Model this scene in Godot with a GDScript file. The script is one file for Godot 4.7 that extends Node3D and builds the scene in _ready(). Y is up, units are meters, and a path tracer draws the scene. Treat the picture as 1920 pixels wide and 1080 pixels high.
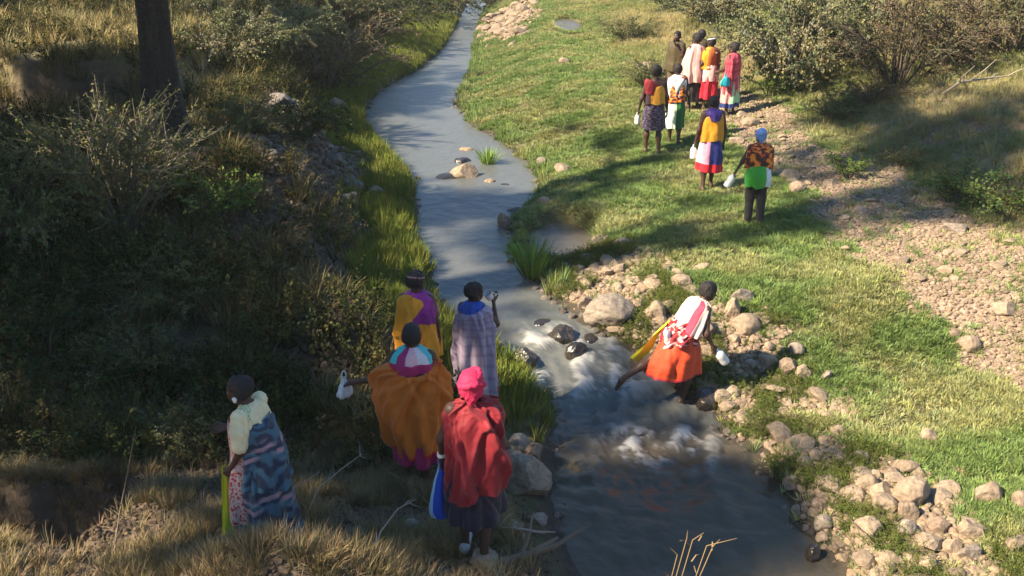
extends Node3D
# A stream in a dry valley: women cross its rapids and walk on over the meadow beside it.

class MB:
	var v := PackedVector3Array()
	var c := PackedColorArray()
	var uv := PackedVector2Array()
	var ix := PackedInt32Array()
	var nn := PackedVector3Array()
	func vert(p: Vector3, col: Color = Color.WHITE, t: Vector2 = Vector2.ZERO) -> int:
		v.append(p)
		c.append(col)
		uv.append(t)
		return v.size() - 1
	func tri(a: int, b: int, d: int) -> void:
		ix.append(a)
		ix.append(b)
		ix.append(d)
	func tube(pts: Array, rad: Array, sides: int, col: Color, cap: bool = true) -> void:
		var first := v.size()
		var n := pts.size()
		var side := Vector3.RIGHT
		for i in n:
			var p: Vector3 = pts[i]
			var a: Vector3 = pts[maxi(i - 1, 0)]
			var b: Vector3 = pts[mini(i + 1, n - 1)]
			var d := (b - a).normalized()
			side = (side - d * side.dot(d))
			if side.length() < 0.05:
				side = d.cross(Vector3.FORWARD) if absf(d.z) < 0.9 else d.cross(Vector3.UP)
			side = side.normalized()
			var up := d.cross(side)
			for k in sides:
				var w := TAU * k / sides
				vert(p + (side * cos(w) + up * sin(w)) * float(rad[i]), col, Vector2(float(k) / sides, float(i)))
		for i in n - 1:
			for k in sides:
				var k2 := (k + 1) % sides
				var q := first + i * sides
				tri(q + k, q + k2, q + sides + k2)
				tri(q + k, q + sides + k2, q + sides + k)
		if cap:
			var e := vert(pts[n - 1], col)
			var s := vert(pts[0], col)
			for k in sides:
				tri(first + (n - 1) * sides + k, first + (n - 1) * sides + (k + 1) % sides, e)
				tri(first + (k + 1) % sides, first + k, s)
	func leaf(p: Vector3, along: Vector3, across: Vector3, col: Color) -> void:
		# a leaf of four points, bent along its rib
		var up := along.cross(across).normalized() * across.length() * 0.3
		var a := vert(p, col)
		var b := vert(p + along * 0.5 + across + up, col)
		var d := vert(p + along, col)
		var e := vert(p + along * 0.5 - across + up, col)
		tri(a, b, d)
		tri(a, d, e)
	func blade(p: Vector3, tip: Vector3, w: Vector3, sag: float, col: Color) -> void:
		var m := p.lerp(tip, 0.55) + Vector3.UP * sag
		var a := vert(p - w, col)
		var b := vert(p + w, col)
		var d := vert(m + w * 0.75, col)
		var e := vert(m - w * 0.75, col)
		var f := vert(tip, col)
		tri(a, b, d)
		tri(a, d, e)
		tri(e, d, f)
	func add(o: MB, t: Transform3D, tint: Color = Color.WHITE) -> void:
		var first := v.size()
		for i in o.v.size():
			v.append(t * o.v[i])
			c.append(o.c[i] * tint)
			uv.append(o.uv[i])
		for i in o.ix:
			ix.append(first + i)
	func flat() -> MB:
		var o := MB.new()
		for i in ix:
			o.ix.append(o.vert(v[i], c[i], uv[i]))
		return o
	func mesh() -> ArrayMesh:
		if nn.size() != v.size():
			nn.resize(v.size())
			nn.fill(Vector3.ZERO)
			for t in range(0, ix.size(), 3):
				var i := ix[t]
				var j := ix[t + 1]
				var k := ix[t + 2]
				var f := (v[j] - v[i]).cross(v[k] - v[i])
				nn[i] += f
				nn[j] += f
				nn[k] += f
			for i in nn.size():
				nn[i] = nn[i].normalized() if nn[i].length_squared() > 1e-20 else Vector3.UP
		var flip := ix.duplicate()
		for t in range(0, flip.size(), 3):
			flip[t + 1] = ix[t + 2]
			flip[t + 2] = ix[t + 1]
		var ar := []
		ar.resize(Mesh.ARRAY_MAX)
		ar[Mesh.ARRAY_VERTEX] = v
		ar[Mesh.ARRAY_NORMAL] = nn
		ar[Mesh.ARRAY_COLOR] = c
		ar[Mesh.ARRAY_TEX_UV] = uv
		ar[Mesh.ARRAY_INDEX] = flip
		var m := ArrayMesh.new()
		m.add_surface_from_arrays(Mesh.PRIMITIVE_TRIANGLES, ar)
		return m

var R := RandomNumberGenerator.new()
var mats := {}
var na := FastNoiseLite.new()
var nb := FastNoiseLite.new()
var nc := FastNoiseLite.new()

# ---------------------------------------------------------------- the lie of the land
const Z0 := -130.0
var T := {}
const TAB := {
	"XL": [[-120, -2.8], [-54.7, -2.76], [-45, -2.8], [-38.2, -2.94], [-34.2, -3.44], [-30, -4.26], [-27.8, -4.37], [-25.2, -4.07], [-23.3, -3.52], [-21.2, -2.78], [-19.4, -2.16], [-17.8, -1.95], [-16.5, -1.87], [-15.3, -1.65], [-14.25, -1.38], [-13.3, -1.22], [-12.5, -1.03], [-11.9, -0.84], [-11.4, -0.22], [-11, 0.18], [-10.56, 0.45], [-10.1, 0.6], [-9.65, 0.55], [-9.2, 0.47], [-8.76, 0.42], [-8.2, 0.46], [-7.65, 0.54], [-7.2, 0.62], [-5, 0.95], [0, 1.5], [10, 2.5]],
	"XR": [[-120, -1.7], [-54.7, -1.69], [-45, -1.78], [-38.2, -1.63], [-34.2, -1.57], [-30, -1.74], [-27.8, -1.75], [-25.2, -1.18], [-23.3, -0.41], [-21.2, 0.32], [-19.4, 0.58], [-17.8, 0.43], [-16.5, -0.1], [-15.3, -0.05], [-14.25, 0.09], [-13.3, 0.42], [-12.5, 0.8], [-11.9, 1.15], [-11.4, 1.63], [-11, 1.94], [-10.56, 2.09], [-10.1, 2.51], [-9.65, 2.67], [-9.2, 2.75], [-8.76, 2.89], [-8.2, 2.97], [-7.65, 3.04], [-7.2, 3.1], [-5, 3.5], [0, 4.2], [10, 5.2]],
	"P1": [[-120, 20], [-60, 8], [-34, 4.2], [-27, 3.7], [-24.6, 4], [-22.4, 4.35], [-19.7, 4.95], [-17.6, 5.2], [-15.6, 5.4], [-13.9, 5.33], [-12.5, 5.34], [-11.4, 5.54], [-10.5, 5.96], [-9.8, 6.15], [-5, 8], [10, 12]],
	"P2": [[-120, 20.1], [-60, 8.1], [-34, 4.3], [-28, 4.2], [-26, 5.2], [-24.1, 6.1], [-21.9, 6.4], [-19.4, 6.7], [-17.3, 7.3], [-15.3, 7.5], [-13.6, 7.75], [-12.3, 7.9], [-11.3, 8.2], [-10.4, 8.7], [-5, 11], [10, 15]],
	"SH": [[-120, 3], [-45, 3], [-30, 1.5], [-24, 0.9], [-21, 1.2], [-18, 0.9], [-15, 0.7], [-13, 0.9], [-11, 1.3], [-9, 0.8], [-7, 0.3], [10, 0.3]],
	"LP": [[-120, 3], [-60, 2.2], [-40, 1.8], [-22, 1.9], [-15, 1.7], [-12, 1.2], [-10, 0.8], [-8.8, 0.5], [-7.4, 0.55], [-6.4, 0.85], [-5.4, 1.05], [-4.5, 1.15], [0, 1.6], [10, 2.5]],
	"RW": [[-120, 1.9], [-12, 1.9], [-9, 1.3], [-7.4, 0.8], [-6.5, 0.5], [10, 0.5]],
	"XG": [[-130, -30], [-16, -2], [-15, 1.2], [-13.4, 2.2], [-11.3, 3.5], [-9.6, 4.05], [-8.7, 4.35], [-7.5, 4.8], [-6, 5.5], [0, 7], [10, 9]],
}
const AT := {"red": [-0.28, -5.64], "orange": [-0.85, -7.01], "grey": [-0.45, -9.95], "purple": [-1.04, -9.20], "bend": [-1.84, -5.71], "leap": [2.16, -10.46], "green": [4.09, -14.79], "mid": [3.69, -16.73], "l1": [3.03, -19.46], "l2": [3.58, -20.00], "mint": [5.17, -21.79], "yel": [4.78, -22.45], "pink": [4.44, -22.55], "hid": [4.65, -23.06], "man": [4.09, -23.28]}
const SC := {"red": 0.918, "orange": 0.945, "grey": 0.976, "purple": 0.942, "bend": 0.810, "leap": 1.016, "green": 0.943, "mid": 1.057, "l1": 1.117, "l2": 1.052, "mint": 0.998, "yel": 1.023, "pink": 1.072, "hid": 1.068, "man": 1.040}
const ROCKS := [
	[-1.16, -22.12, 0.37, 0.20, "slab", "small pale flat rock alone in the stream upstream of the grassy islet"],
	[-1.07, -19.73, 0.62, 0.50, "block", "tan wedge-shaped boulder on the islet in mid-stream beside a grass tuft"],
	[-0.49, -19.33, 0.28, 0.16, "round", "small pale rock at the foot of the islet's grass tuft"],
	[-1.44, -19.59, 0.52, 0.16, "wet", "dark wet low rock at the left end of the mid-stream islet"],
	[-1.15, -21.03, 0.38, 0.23, "wet", "dark rock just behind the tan boulder of the islet"],
	[-0.11, -19.01, 0.46, 0.09, "wet", "wet dark rock barely above water right of the islet"],
	[-0.15, -16.35, 0.24, 0.42, "block", "upright tan rock where the stream's right edge turns in below the islet"],
	[0.08, -17.27, 0.36, 0.17, "wet", "dark wet rock behind the upright tan rock at the stream's edge"],
	[0.61, -17.22, 0.31, 0.17, "block", "tan rock at the mouth of the backwater"],
	[0.67, -20.33, 0.27, 0.19, "round", "pale rock on the meadow's edge level with the islet"],
	[1.09, -19.48, 0.40, 0.19, "slab", "pale flat rock on the grass just right of the meadow-edge rock"],
	[1.64, -29.43, 0.37, 0.20, "slab", "lone small pale rock far back in the green meadow"],
	[-0.93, -16.90, 0.31, 0.09, "wet", "dark rock awash in the stream between islet and muddy pool"],
	[1.37, -11.93, 0.75, 0.38, "round", "largest flat-topped tan boulder at the water's edge above the rapids"],
	[1.09, -12.38, 0.24, 0.25, "block", "pale rock leaning on the left side of the largest boulder"],
	[1.82, -12.05, 0.25, 0.20, "round", "rounded rock behind the right end of the largest boulder"],
	[2.02, -11.83, 0.30, 0.29, "block", "blocky tan rock between the largest boulder and the striding person"],
	[2.23, -12.02, 0.21, 0.18, "block", "smaller rock behind the blocky tan one, left of the striding person"],
	[1.83, -11.67, 0.19, 0.13, "wet", "dark damp stone at the pool edge below the blocky tan rock"],
	[2.55, -12.67, 0.35, 0.18, "slab", "flat pale slab in the grass behind the striding person's shoulder"],
	[3.21, -11.50, 0.43, 0.27, "block", "big tan boulder in the grass right of the striding person"],
	[3.07, -11.72, 0.24, 0.34, "slab", "tilted pale slab against the left of the big grass boulder"],
	[3.31, -12.08, 0.31, 0.26, "block", "pale block behind the tilted slab in the grass"],
	[2.64, -11.36, 0.34, 0.37, "round", "brown rock just behind the striding person's hand"],
	[2.74, -11.04, 0.30, 0.16, "slab", "low pale rock right of the orange skirt"],
	[3.14, -10.82, 0.20, 0.13, "round", "small round rock under the swinging bottle"],
	[3.39, -10.83, 0.25, 0.21, "round", "left one of three rounded tan stones in a row on the right bank"],
	[3.63, -10.72, 0.28, 0.24, "round", "middle one of three rounded tan stones in a row on the right bank"],
	[3.81, -10.61, 0.24, 0.19, "round", "right one of three rounded tan stones in a row on the right bank"],
	[3.81, -11.03, 0.24, 0.17, "round", "pale rounded stone in the grass above the row of three"],
	[4.09, -10.52, 0.18, 0.18, "block", "small pale block at the shadow's end on the right bank"],
	[2.61, -10.66, 0.17, 0.13, "round", "small stone under the orange skirt's hem"],
	[0.71, -11.64, 0.42, 0.33, "wet", "big dark wet rock at the left lip of the rapids"],
	[0.89, -11.30, 0.32, 0.29, "wet", "dark rock splashed by white water below the lip of the rapids"],
	[0.18, -11.14, 0.36, 0.36, "wet", "black wet boulder at the left edge where the rapids begin"],
	[0.46, -11.98, 0.34, 0.14, "wet", "low dark rock in the muddy pool above the rapids"],
	[1.12, -11.63, 0.27, 0.18, "wet", "dark stone in mid-rapids beside the splashed rock"],
	[2.04, -10.97, 0.32, 0.16, "wet", "wet dark rock under the striding person's back foot"],
	[2.53, -10.28, 0.41, 0.25, "wet", "dark wet rock under the striding person's front foot"],
	[1.60, -9.67, 0.26, 0.10, "wet", "dark rock in the white water of the lower rapids"],
	[3.80, -8.29, 0.25, 0.22, "block", "brown block at the upper left of the lower stone heap"],
	[3.92, -8.16, 0.24, 0.18, "block", "square tan block beside the brown one in the lower stone heap"],
	[3.83, -7.88, 0.31, 0.19, "slab", "long tan slab in the middle of the lower stone heap"],
	[4.19, -7.99, 0.42, 0.28, "slab", "broadest flat slab at the top of the lower stone heap"],
	[4.03, -7.73, 0.23, 0.27, "slab", "steep slab with a shaded right side in the lower stone heap"],
	[3.92, -7.51, 0.20, 0.16, "round", "round stone at the foot of the steep slab"],
	[3.55, -7.52, 0.30, 0.22, "round", "big rounded boulder with a stick across it, lower stone heap"],
	[4.25, -7.51, 0.24, 0.18, "round", "rounded boulder right of the shaded slab"],
	[4.52, -7.40, 0.29, 0.18, "slab", "flat-topped rock right of the rounded one near the lower right corner"],
	[4.27, -7.25, 0.17, 0.17, "block", "squarish stone below the flat-topped rock"],
	[4.38, -7.13, 0.22, 0.20, "block", "blocky stone right of and below the squarish stone"],
	[3.96, -7.03, 0.21, 0.13, "slab", "flat stone at the bottom edge below the stone heap"],
	[4.90, -7.93, 0.31, 0.26, "block", "lone wedge boulder on the grass right of the stone heap"],
	[3.21, -7.80, 0.22, 0.15, "round", "brown rounded rock at the lower pool's edge"],
	[3.16, -7.65, 0.13, 0.10, "round", "small stone just below the brown pool-edge rock"],
	[3.00, -7.42, 0.14, 0.20, "wet", "upright wet rock standing in the lower pool by the right bank"],
	[3.10, -8.52, 0.22, 0.14, "round", "tan rock on the bank's edge left of the stone heap"],
	[3.43, -9.18, 0.21, 0.17, "block", "tan rock high on the stony bank above the lower pool"],
	[3.94, -8.82, 0.16, 0.19, "block", "upright pale stone in the middle of the stony bank"],
	[4.17, -8.46, 0.21, 0.12, "round", "smooth oval stone just above the broadest slab"],
	[3.97, -8.44, 0.16, 0.13, "round", "small round stone left of the smooth oval one"],
	[4.79, -9.10, 0.22, 0.16, "slab", "pale slab at the border of green grass and stony bank"],
	[5.18, -7.76, 0.23, 0.21, "slab", "pale slab at the right border beyond the lone wedge boulder"],
	[4.85, -7.18, 0.24, 0.23, "block", "large block at the lower right corner"],
	[0.14, -8.34, 0.53, 0.40, "round", "biggest round boulder on the left bank beside the red cape, top lit"],
	[0.05, -9.08, 0.32, 0.23, "round", "grey round boulder at the top of the pile beside the red cape"],
	[-0.03, -8.81, 0.29, 0.12, "slab", "flat grey stone under the top boulder of the left bank pile"],
	[0.25, -8.99, 0.22, 0.22, "round", "grey stone right of the pile's top boulder"],
	[-0.15, -8.43, 0.17, 0.22, "round", "pale stone between the red cape and the biggest round boulder"],
	[-0.02, -6.39, 0.25, 0.25, "round", "shaded grey boulder below the biggest round one"],
	[0.26, -7.80, 0.20, 0.14, "block", "pale angular stone at the water below the shaded boulder"],
	[-0.01, -5.95, 0.21, 0.14, "block", "brown stone by the red-caped person's right foot"],
	[-0.22, -5.49, 0.22, 0.12, "slab", "pale slab the red-caped person steps beside"],
	[-0.82, -6.08, 0.15, 0.11, "round", "small brown stone left of the blue bag"],
	[-4.99, -25.89, 0.57, 0.54, "block", "tan-topped rock in the undergrowth at the far left bank"],
	[-3.02, -16.25, 0.40, 0.30, "block", "grey block at the top of the shaded scree"],
	[-2.75, -17.46, 0.36, 0.25, "block", "grey stone at the right border of the shaded scree"],
	[5.32, -17.05, 0.41, 0.27, "block", "grey boulder on the path behind the blue headscarf"],
	[5.23, -16.20, 0.33, 0.23, "round", "grey stone below the path boulder by the blue headscarf"],
	[5.50, -20.80, 0.42, 0.22, "slab", "pale slab on the path below the far group"],
	[4.86, -19.56, 0.42, 0.21, "slab", "pale flat rock on the path above the blue headscarf"],
	[5.93, -16.42, 0.30, 0.16, "block", "small pale block by the grass clump on the path"],
	[6.98, -13.69, 0.37, 0.22, "block", "pale angular rock at the slope's foot on the rubble path"],
	[5.80, -12.75, 0.27, 0.16, "block", "dark gapped stone in the middle of the rubble path"],
	[5.99, -10.84, 0.31, 0.20, "block", "rust brown rock on the rubble path's left border"],
	[6.69, -11.36, 0.32, 0.20, "block", "pale rock near the right border in the rubble"],
]
const SHRUBS := [
	[-5.53, -12.45, 1.85, 1.10, "shoot", "big pale olive bush with upright shoots below the tree, left of the creek"],
	[-6.67, -11.55, 1.86, 0.80, "olive", "dark green bush at the left border below the big olive bush"],
	[-4.09, -12.61, 1.00, 1.10, "fresh", "leafy bright-tipped shrub to the right of the big olive bush"],
	[-5.46, -10.20, 0.91, 1.20, "dark", "dark bush below the big olive bush on the left slope"],
	[-4.20, -10.51, 0.79, 1.30, "olive", "dark bush in the middle of the left slope under the leafy shrub"],
	[-5.31, -8.97, 1.08, 1.20, "dark", "dark bush at the left border low on the slope"],
	[-4.21, -9.01, 0.77, 1.20, "olive", "dark broad bush in the middle of the lower left slope"],
	[-4.27, -7.69, 0.62, 1.20, "dark", "dark green bush just above the earth ledge, left"],
	[-3.30, -7.74, 0.57, 1.20, "olive", "small olive bush left of the person in the cream blouse"],
	[-3.34, -12.24, 0.57, 1.20, "rust", "rusty twiggy bush on the rim of the earth bank above the scree"],
	[-14.28, -27.09, 1.31, 1.30, "grey", "pale feathery bush at the upper left corner"],
	[-12.48, -28.73, 1.39, 1.40, "grey", "pale feathery bush left of the tree trunk"],
	[-6.83, -22.44, 1.81, 1.20, "grey", "pale feathery bush just right of the tree trunk"],
	[-6.81, -27.06, 2.17, 1.20, "grey", "olive bush behind the feathery one right of the trunk"],
	[-5.85, -28.43, 3.38, 1.00, "rust", "bare thorny bush hanging over the earth bank at the stream's left"],
	[-5.94, -40.38, 2.22, 1.40, "dark", "dark green bush at the foot of the far left bank"],
	[-6.71, -37.24, 2.27, 1.30, "grey", "grey bush on the rim of the far left bank"],
	[-5.18, -48.47, 2.65, 1.60, "dark", "dark bush at the far bend left of the water"],
	[-4.13, -17.49, 1.23, 1.10, "dark", "small dark bush left of the tan-topped rock"],
	[-4.80, -16.62, 0.85, 1.30, "olive", "low olive shrub in the tree's shadow"],
	[7.05, -23.44, 3.08, 0.80, "grey", "big grey-green bush behind the far group, with hanging twigs"],
	[8.70, -24.60, 2.58, 0.90, "grey", "grey-green bush at the right side of the big one behind the far group"],
	[8.87, -21.31, 2.79, 0.80, "rust", "tall brown twiggy bush in the middle of the right slope's top"],
	[10.43, -21.92, 2.58, 0.90, "rust", "brown twiggy bush right of the tall one on the right slope"],
	[11.64, -21.93, 2.57, 1.00, "rust", "dark bush at the upper right corner"],
	[6.45, -22.89, 1.08, 0.90, "fresh", "bright leafy sprout at the foot of the big grey-green bush"],
	[8.17, -20.63, 0.78, 1.30, "rust", "low brown bush under the tall twiggy one"],
	[7.50, -14.89, 0.73, 1.70, "fresh", "low wide green bush in the shade on the right slope"],
	[7.97, -14.03, 0.79, 1.60, "fresh", "green bush at the right border in the shade"],
	[7.53, -17.05, 0.55, 1.40, "olive", "low olive bush left of the low wide shaded one"],
	[7.33, -20.51, 0.71, 1.30, "olive", "little weedy bush on the sunny grass of the right slope"],
	[3.69, -24.99, 0.94, 1.30, "olive", "low weedy bush left of the far group on the dry grass"],
	[4.12, -32.99, 1.01, 1.60, "olive", "far low bush on the dry grass left of the far group"],
	[0.34, -13.75, 0.70, 1.00, "tuft", "bright grassy clump at the water where the stream meets the muddy pool"],
	[-0.56, -20.88, 0.43, 1.20, "tuft", "small grass-green tuft growing on the mid-stream islet"],
	[6.32, -16.73, 0.65, 1.20, "fresh", "green clump growing on the rubble path"],
	[6.42, -38.18, 1.39, 1.80, "olive", "far olive bush on the dry slope at the top"],
	[-4.25, -54.24, 1.97, 1.80, "dark", "far dark bush left of the stream's last bend"],
	[-1.10, -56.44, 1.70, 2.00, "olive", "far olive bush across the stream's last bend"],
	[6.81, -31.80, 1.74, 1.50, "grey", "far grey bush on the dry slope above the far group"],
]
const TREES := [
	["tall dark-barked tree with its trunk in view on the left bank", -6.12, -15.97, Vector3(0.1, 6.4, -0.1), 0.32, 31, [[-10.4, 6.6, -14.4, 0.8, 40], [-11.3, 10, -13.2, 1.4, 80], [-11.6, 10, -11.2, 1.2, 60], [-10.4, 8, -14.2, 1.3, 70], [-2.4, 10.2, -17.2, 1.2, 60], [-1, 9.6, -16, 1.4, 90], [0.3, 9.8, -15, 1.3, 80], [-7.5, 8.6, -14.5, 1, 10], [-6.5, 8.2, -18.5, 1, 14]]],
	["wide-crowned tree reaching a long limb over the stream", -10.5, -10.5, Vector3(0.5, 4.8, 0.2), 0.36, 41, [[-11, 6.5, -8, 2.2, 260], [-13, 6.5, -11, 2.2, 230], [-12.2, 6.6, -9.3, 1.6, 120], [-2.6, 9.4, -12, 1.5, 50], [-1, 9.2, -13.2, 1.4, 110], [-2.2, 9.5, -14.6, 1.2, 80], [-0.6, 9.5, -11.6, 1.2, 24], [-6, 8.7, -11.2, 0.8, 14], [-8.3, 8, -11.2, 0.9, 26], [-4.4, 9, -11.2, 0.7, 18]]],
	["tree on the near left bank shading the dark slope", -9, -4.5, Vector3(0.2, 4.6, -0.2), 0.28, 43, [[-6.2, 7, -4.8, 1.2, 75], [-7.2, 7.2, -5.2, 1, 70], [-7.1, 7, -7.4, 0.9, 40], [-7.2, 7.2, -3.4, 1.2, 24], [-8.6, 7, -3, 1.2, 26], [-8, 7, -4.6, 1.2, 40], [-10.5, 6.2, -6, 2.2, 150], [-9.4, 6, -7.5, 1.4, 90]]],
	["tree on the left plateau behind the wide-crowned one", -15, -13, Vector3(0.2, 4.8, 0), 0.3, 47, [[-15, 6.5, -12.5, 2.4, 230], [-13.5, 6.5, -14.5, 2, 180], [-16, 6.5, -9, 2.4, 200], [-14, 7.2, -16.7, 1.5, 130]]],
	["tree far back on the left plateau", -14, -25.5, Vector3(0.3, 5.0, 0), 0.3, 53, [[-12, 7, -24, 2, 120], [-11.3, 7, -27, 2, 120], [-11.5, 7.2, -30.5, 1.6, 70]]],
]
const STICKS := [
	["dry_branch", "long dead branch lying down the bank towards the blue bag", [[-1.65, -8.02, 0.08], [-1.31, -7.36, 0.10], [-0.93, -6.75, 0.12], [-0.58, -6.18, 0.08]], 0.016, Color(0.13, 0.095, 0.065), 5, "branch"],
	["dry_branch", "bent pale twig arching over the straw left of the red cape", [[-1.00, -5.38, 0.04], [-1.00, -5.74, 0.18], [-0.90, -6.01, 0.24], [-0.78, -6.21, 0.22]], 0.009, Color(0.33, 0.27, 0.20), 3, "branch"],
	["dry_branch", "pair of crossing dry stalks right of the person in the cream blouse", [[-1.63, -6.04, 0.07], [-1.53, -6.13, 0.30], [-1.37, -6.27, 0.44], [-1.23, -6.45, 0.52]], 0.007, Color(0.33, 0.27, 0.20), 4, "branch"],
	["dry_branch", "thin grey stalk leaning across the teal skirt", [[-1.82, -5.88, 0.07], [-1.72, -5.98, 0.32], [-1.52, -6.15, 0.44]], 0.006, Color(0.33, 0.27, 0.20), 2, "branch"],
	["driftwood", "flat pale driftwood branch by the red-caped person's right foot", [[-0.17, -5.96, 0.07], [0.00, -5.85, 0.10], [0.24, -7.53, 0.08], [0.44, -7.71, 0.05]], 0.020, Color(0.33, 0.27, 0.20), 3, "branch"],
	["driftwood", "dark driftwood trunk half buried below the driftwood branch", [[-0.08, -5.44, 0.04], [0.12, -5.55, 0.09], [0.46, -7.59, 0.06]], 0.050, Color(0.13, 0.095, 0.065), 4, "branch"],
	["dry_branch", "bleached dead branch lying on the right slope above the low wide shaded bush", [[9.29, -19.77, 0.12], [9.44, -19.48, 0.37], [10.13, -19.53, 0.32], [10.67, -19.73, 0.22]], 0.035, Color(0.33, 0.27, 0.20), 6, "branch"],
	["dry_branch", "thin stick lying across the rounded boulder of the lower heap", [[3.43, -7.83, 0.07], [3.40, -7.41, 0.22], [3.47, -7.16, 0.22]], 0.008, Color(0.13, 0.095, 0.065), 0, "branch"],
	["dry_stalk", "tall dry stalk among the straw at the lower left", [[-2.91, -5.48, 0.02], [-2.99, -5.81, 0.22], [-2.95, -5.99, 0.52], [-2.87, -6.07, 0.87]], 0.007, Color(0.13, 0.095, 0.065), 6, "stalk"],
	["dry_branch", "dead stick lying in the dark slope's undergrowth", [[-5.90, -11.73, 0.17], [-5.65, -11.95, 0.22], [-5.59, -12.27, 0.22]], 0.014, Color(0.33, 0.27, 0.20), 3, "branch"],
	["dry_branch", "bare white-lit stem at the left of the big olive bush", [[-7.12, -13.10, 0.02], [-6.96, -13.09, 0.52], [-6.66, -12.99, 1.12]], 0.012, Color(0.33, 0.27, 0.20), 5, "branch"],
	["root", "bare roots hanging from the earth bank above the scree", [[-3.78, -15.84, 0.12], [-3.42, -14.71, 0.00], [-2.99, -13.91, 0.04], [-2.48, -12.74, 0.07]], 0.020, Color(0.13, 0.095, 0.065), 8, "root"],
	["root", "long thin root trailing down the dark bank to the shelf grass", [[-3.37, -11.55, 0.12], [-2.74, -10.90, 0.12], [-2.22, -10.26, 0.08], [-1.98, -9.94, 0.07]], 0.012, Color(0.13, 0.095, 0.065), 6, "root"],
]


func make_tables() -> void:
	for name in TAB:
		var a := PackedFloat32Array()
		var t: Array = TAB[name]
		var k := 0
		for i in 1451:
			var z := Z0 + i * 0.1
			while k < t.size() - 2 and z > t[k + 1][0]:
				k += 1
			var f := clampf((z - t[k][0]) / (t[k + 1][0] - t[k][0]), 0.0, 1.0)
			a.append(lerpf(t[k][1], t[k + 1][1], f))
		if name != "SH":
			var b := a.duplicate()
			for i in range(3, a.size() - 3):
				b[i] = (a[i - 3] + a[i - 2] + a[i - 1] + a[i] + a[i + 1] + a[i + 2] + a[i + 3]) / 7.0
			a = b
		T[name] = a

func tab(name: String, z: float) -> float:
	var f := clampf((z - Z0) * 10.0, 0.0, 1449.0)
	var i := int(f)
	var a: PackedFloat32Array = T[name]
	return lerpf(a[i], a[i + 1], f - i)

const PONDS := [[0.85, -15.4, 0.62, 1.25, 0.07, "backwater", "shallow dark backwater right of the stream below the islet"], [2.3, -38.5, 0.6, 2.4, 1.40, "puddle", "far puddle in the meadow beside the gravel patch"]]

func water_y(z: float) -> float:
	if z < -12.2:
		return (-12.2 - z) * 0.012
	return -0.45 * smoothstep(0.0, 1.0, (z + 12.2) / 2.2) - 0.02 * maxf(0.0, z + 10.2)

func edge_l(z: float) -> float:
	return tab("XL", z) + 0.10 * nb.get_noise_2d(z * 2.0, 7.0)

func edge_r(z: float) -> float:
	return tab("XR", z) + 0.14 * nb.get_noise_2d(z * 2.0, 91.0)

func pit_at(x: float, z: float) -> float:
	# the washed-out hollow under the ledge of the near bank
	return smoothstep(-7.02, -6.85, z + 0.25 * nb.get_noise_2d(x * 2.0, 0.0)) * smoothstep(-5.5, -5.9, z) * smoothstep(-3.15, -3.35, x + 0.2 * nb.get_noise_2d(z * 3.0, 5.0))

func hgt(x: float, z: float) -> float:
	var l := edge_l(z)
	var r := edge_r(z)
	var w := water_y(z)
	if x < l:
		var e := l - x
		var s := tab("SH", z) + 0.35 * nb.get_noise_2d(x * 0.7, z * 0.7)
		s = maxf(s, 0.2)
		var h := w + 0.13 * smoothstep(0.0, 0.3, e) + 0.1 * minf(e, s)
		var rise := smoothstep(s, s + tab("RW", z), e)
		h += (tab("LP", z) - w - 0.13 - 0.1 * s) * rise + 0.03 * minf(maxf(0.0, e - s - 1.9), 60.0)
		var lz := -18.7 + 0.25 * sin(x * 1.9) + 0.3 * na.get_noise_2d(x * 3.0, 3.0)
		h += 0.9 * smoothstep(lz + 0.15, lz - 0.2, z) * smoothstep(-6.6, -7.6, x)
		h -= 1.05 * pit_at(x, z)
		h += 0.46 * exp(-Vector2((x + 1.4) / 0.8, (z + 4.95) / 0.4).length_squared())
		h += (0.16 * na.get_noise_2d(x, z) + 0.07 * nb.get_noise_2d(x, z)) * smoothstep(0.2, 1.5, e) + 0.03 * nc.get_noise_2d(x, z) * smoothstep(0.0, 0.3, e)
		return h
	if x > r:
		var e := x - r
		var h := w + 0.1 * smoothstep(0.0, 0.35, e) + 0.1 * minf(e, 9.0) + 0.035 * clampf(-13.0 - z, 0.0, 12.0) * smoothstep(0.0, 3.0, e) + 0.015 * minf(maxf(0.0, -25.0 - z), 80.0) * smoothstep(0.0, 3.0, e)
		var p := tab("P2", z)
		h += (0.2 * minf(maxf(0.0, x - p), 20.0) + 0.04 * maxf(0.0, x - p - 20.0)) * smoothstep(0.0, 2.0, x - p)
		h += (0.07 * na.get_noise_2d(x, z) + 0.04 * nb.get_noise_2d(x, z) + 0.018 * nc.get_noise_2d(x, z)) * smoothstep(0.0, 1.0, e)
		for q in PONDS:
			var g: float = Vector2((x - q[0]) / q[2], (z - q[1]) / q[3]).length()
			if g < 1.3:
				h = lerpf(h, minf(h, q[4] - 0.1), smoothstep(1.2, 0.8, g + 0.3 * nb.get_noise_2d(x, z)))
				if g > 1.05:
					h = maxf(h, q[4] + 0.02)
		return h
	var d := minf(x - l, r - x)
	return w - 0.3 * smoothstep(0.0, 0.5, d) - 0.01

# zones, each 0 to 1
func rubble_at(x: float, z: float) -> float:
	var n := 0.55 * nb.get_noise_2d(x * 1.3, z * 1.3) + 0.25 * nc.get_noise_2d(x, z)
	var a := x - tab("P1", z) + n
	var b := tab("P2", z) - x + n
	return smoothstep(-0.15, 0.25, minf(a, b)) * smoothstep(-28.0, -26.0, -absf(z + 1.0) + 1.0)

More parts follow.
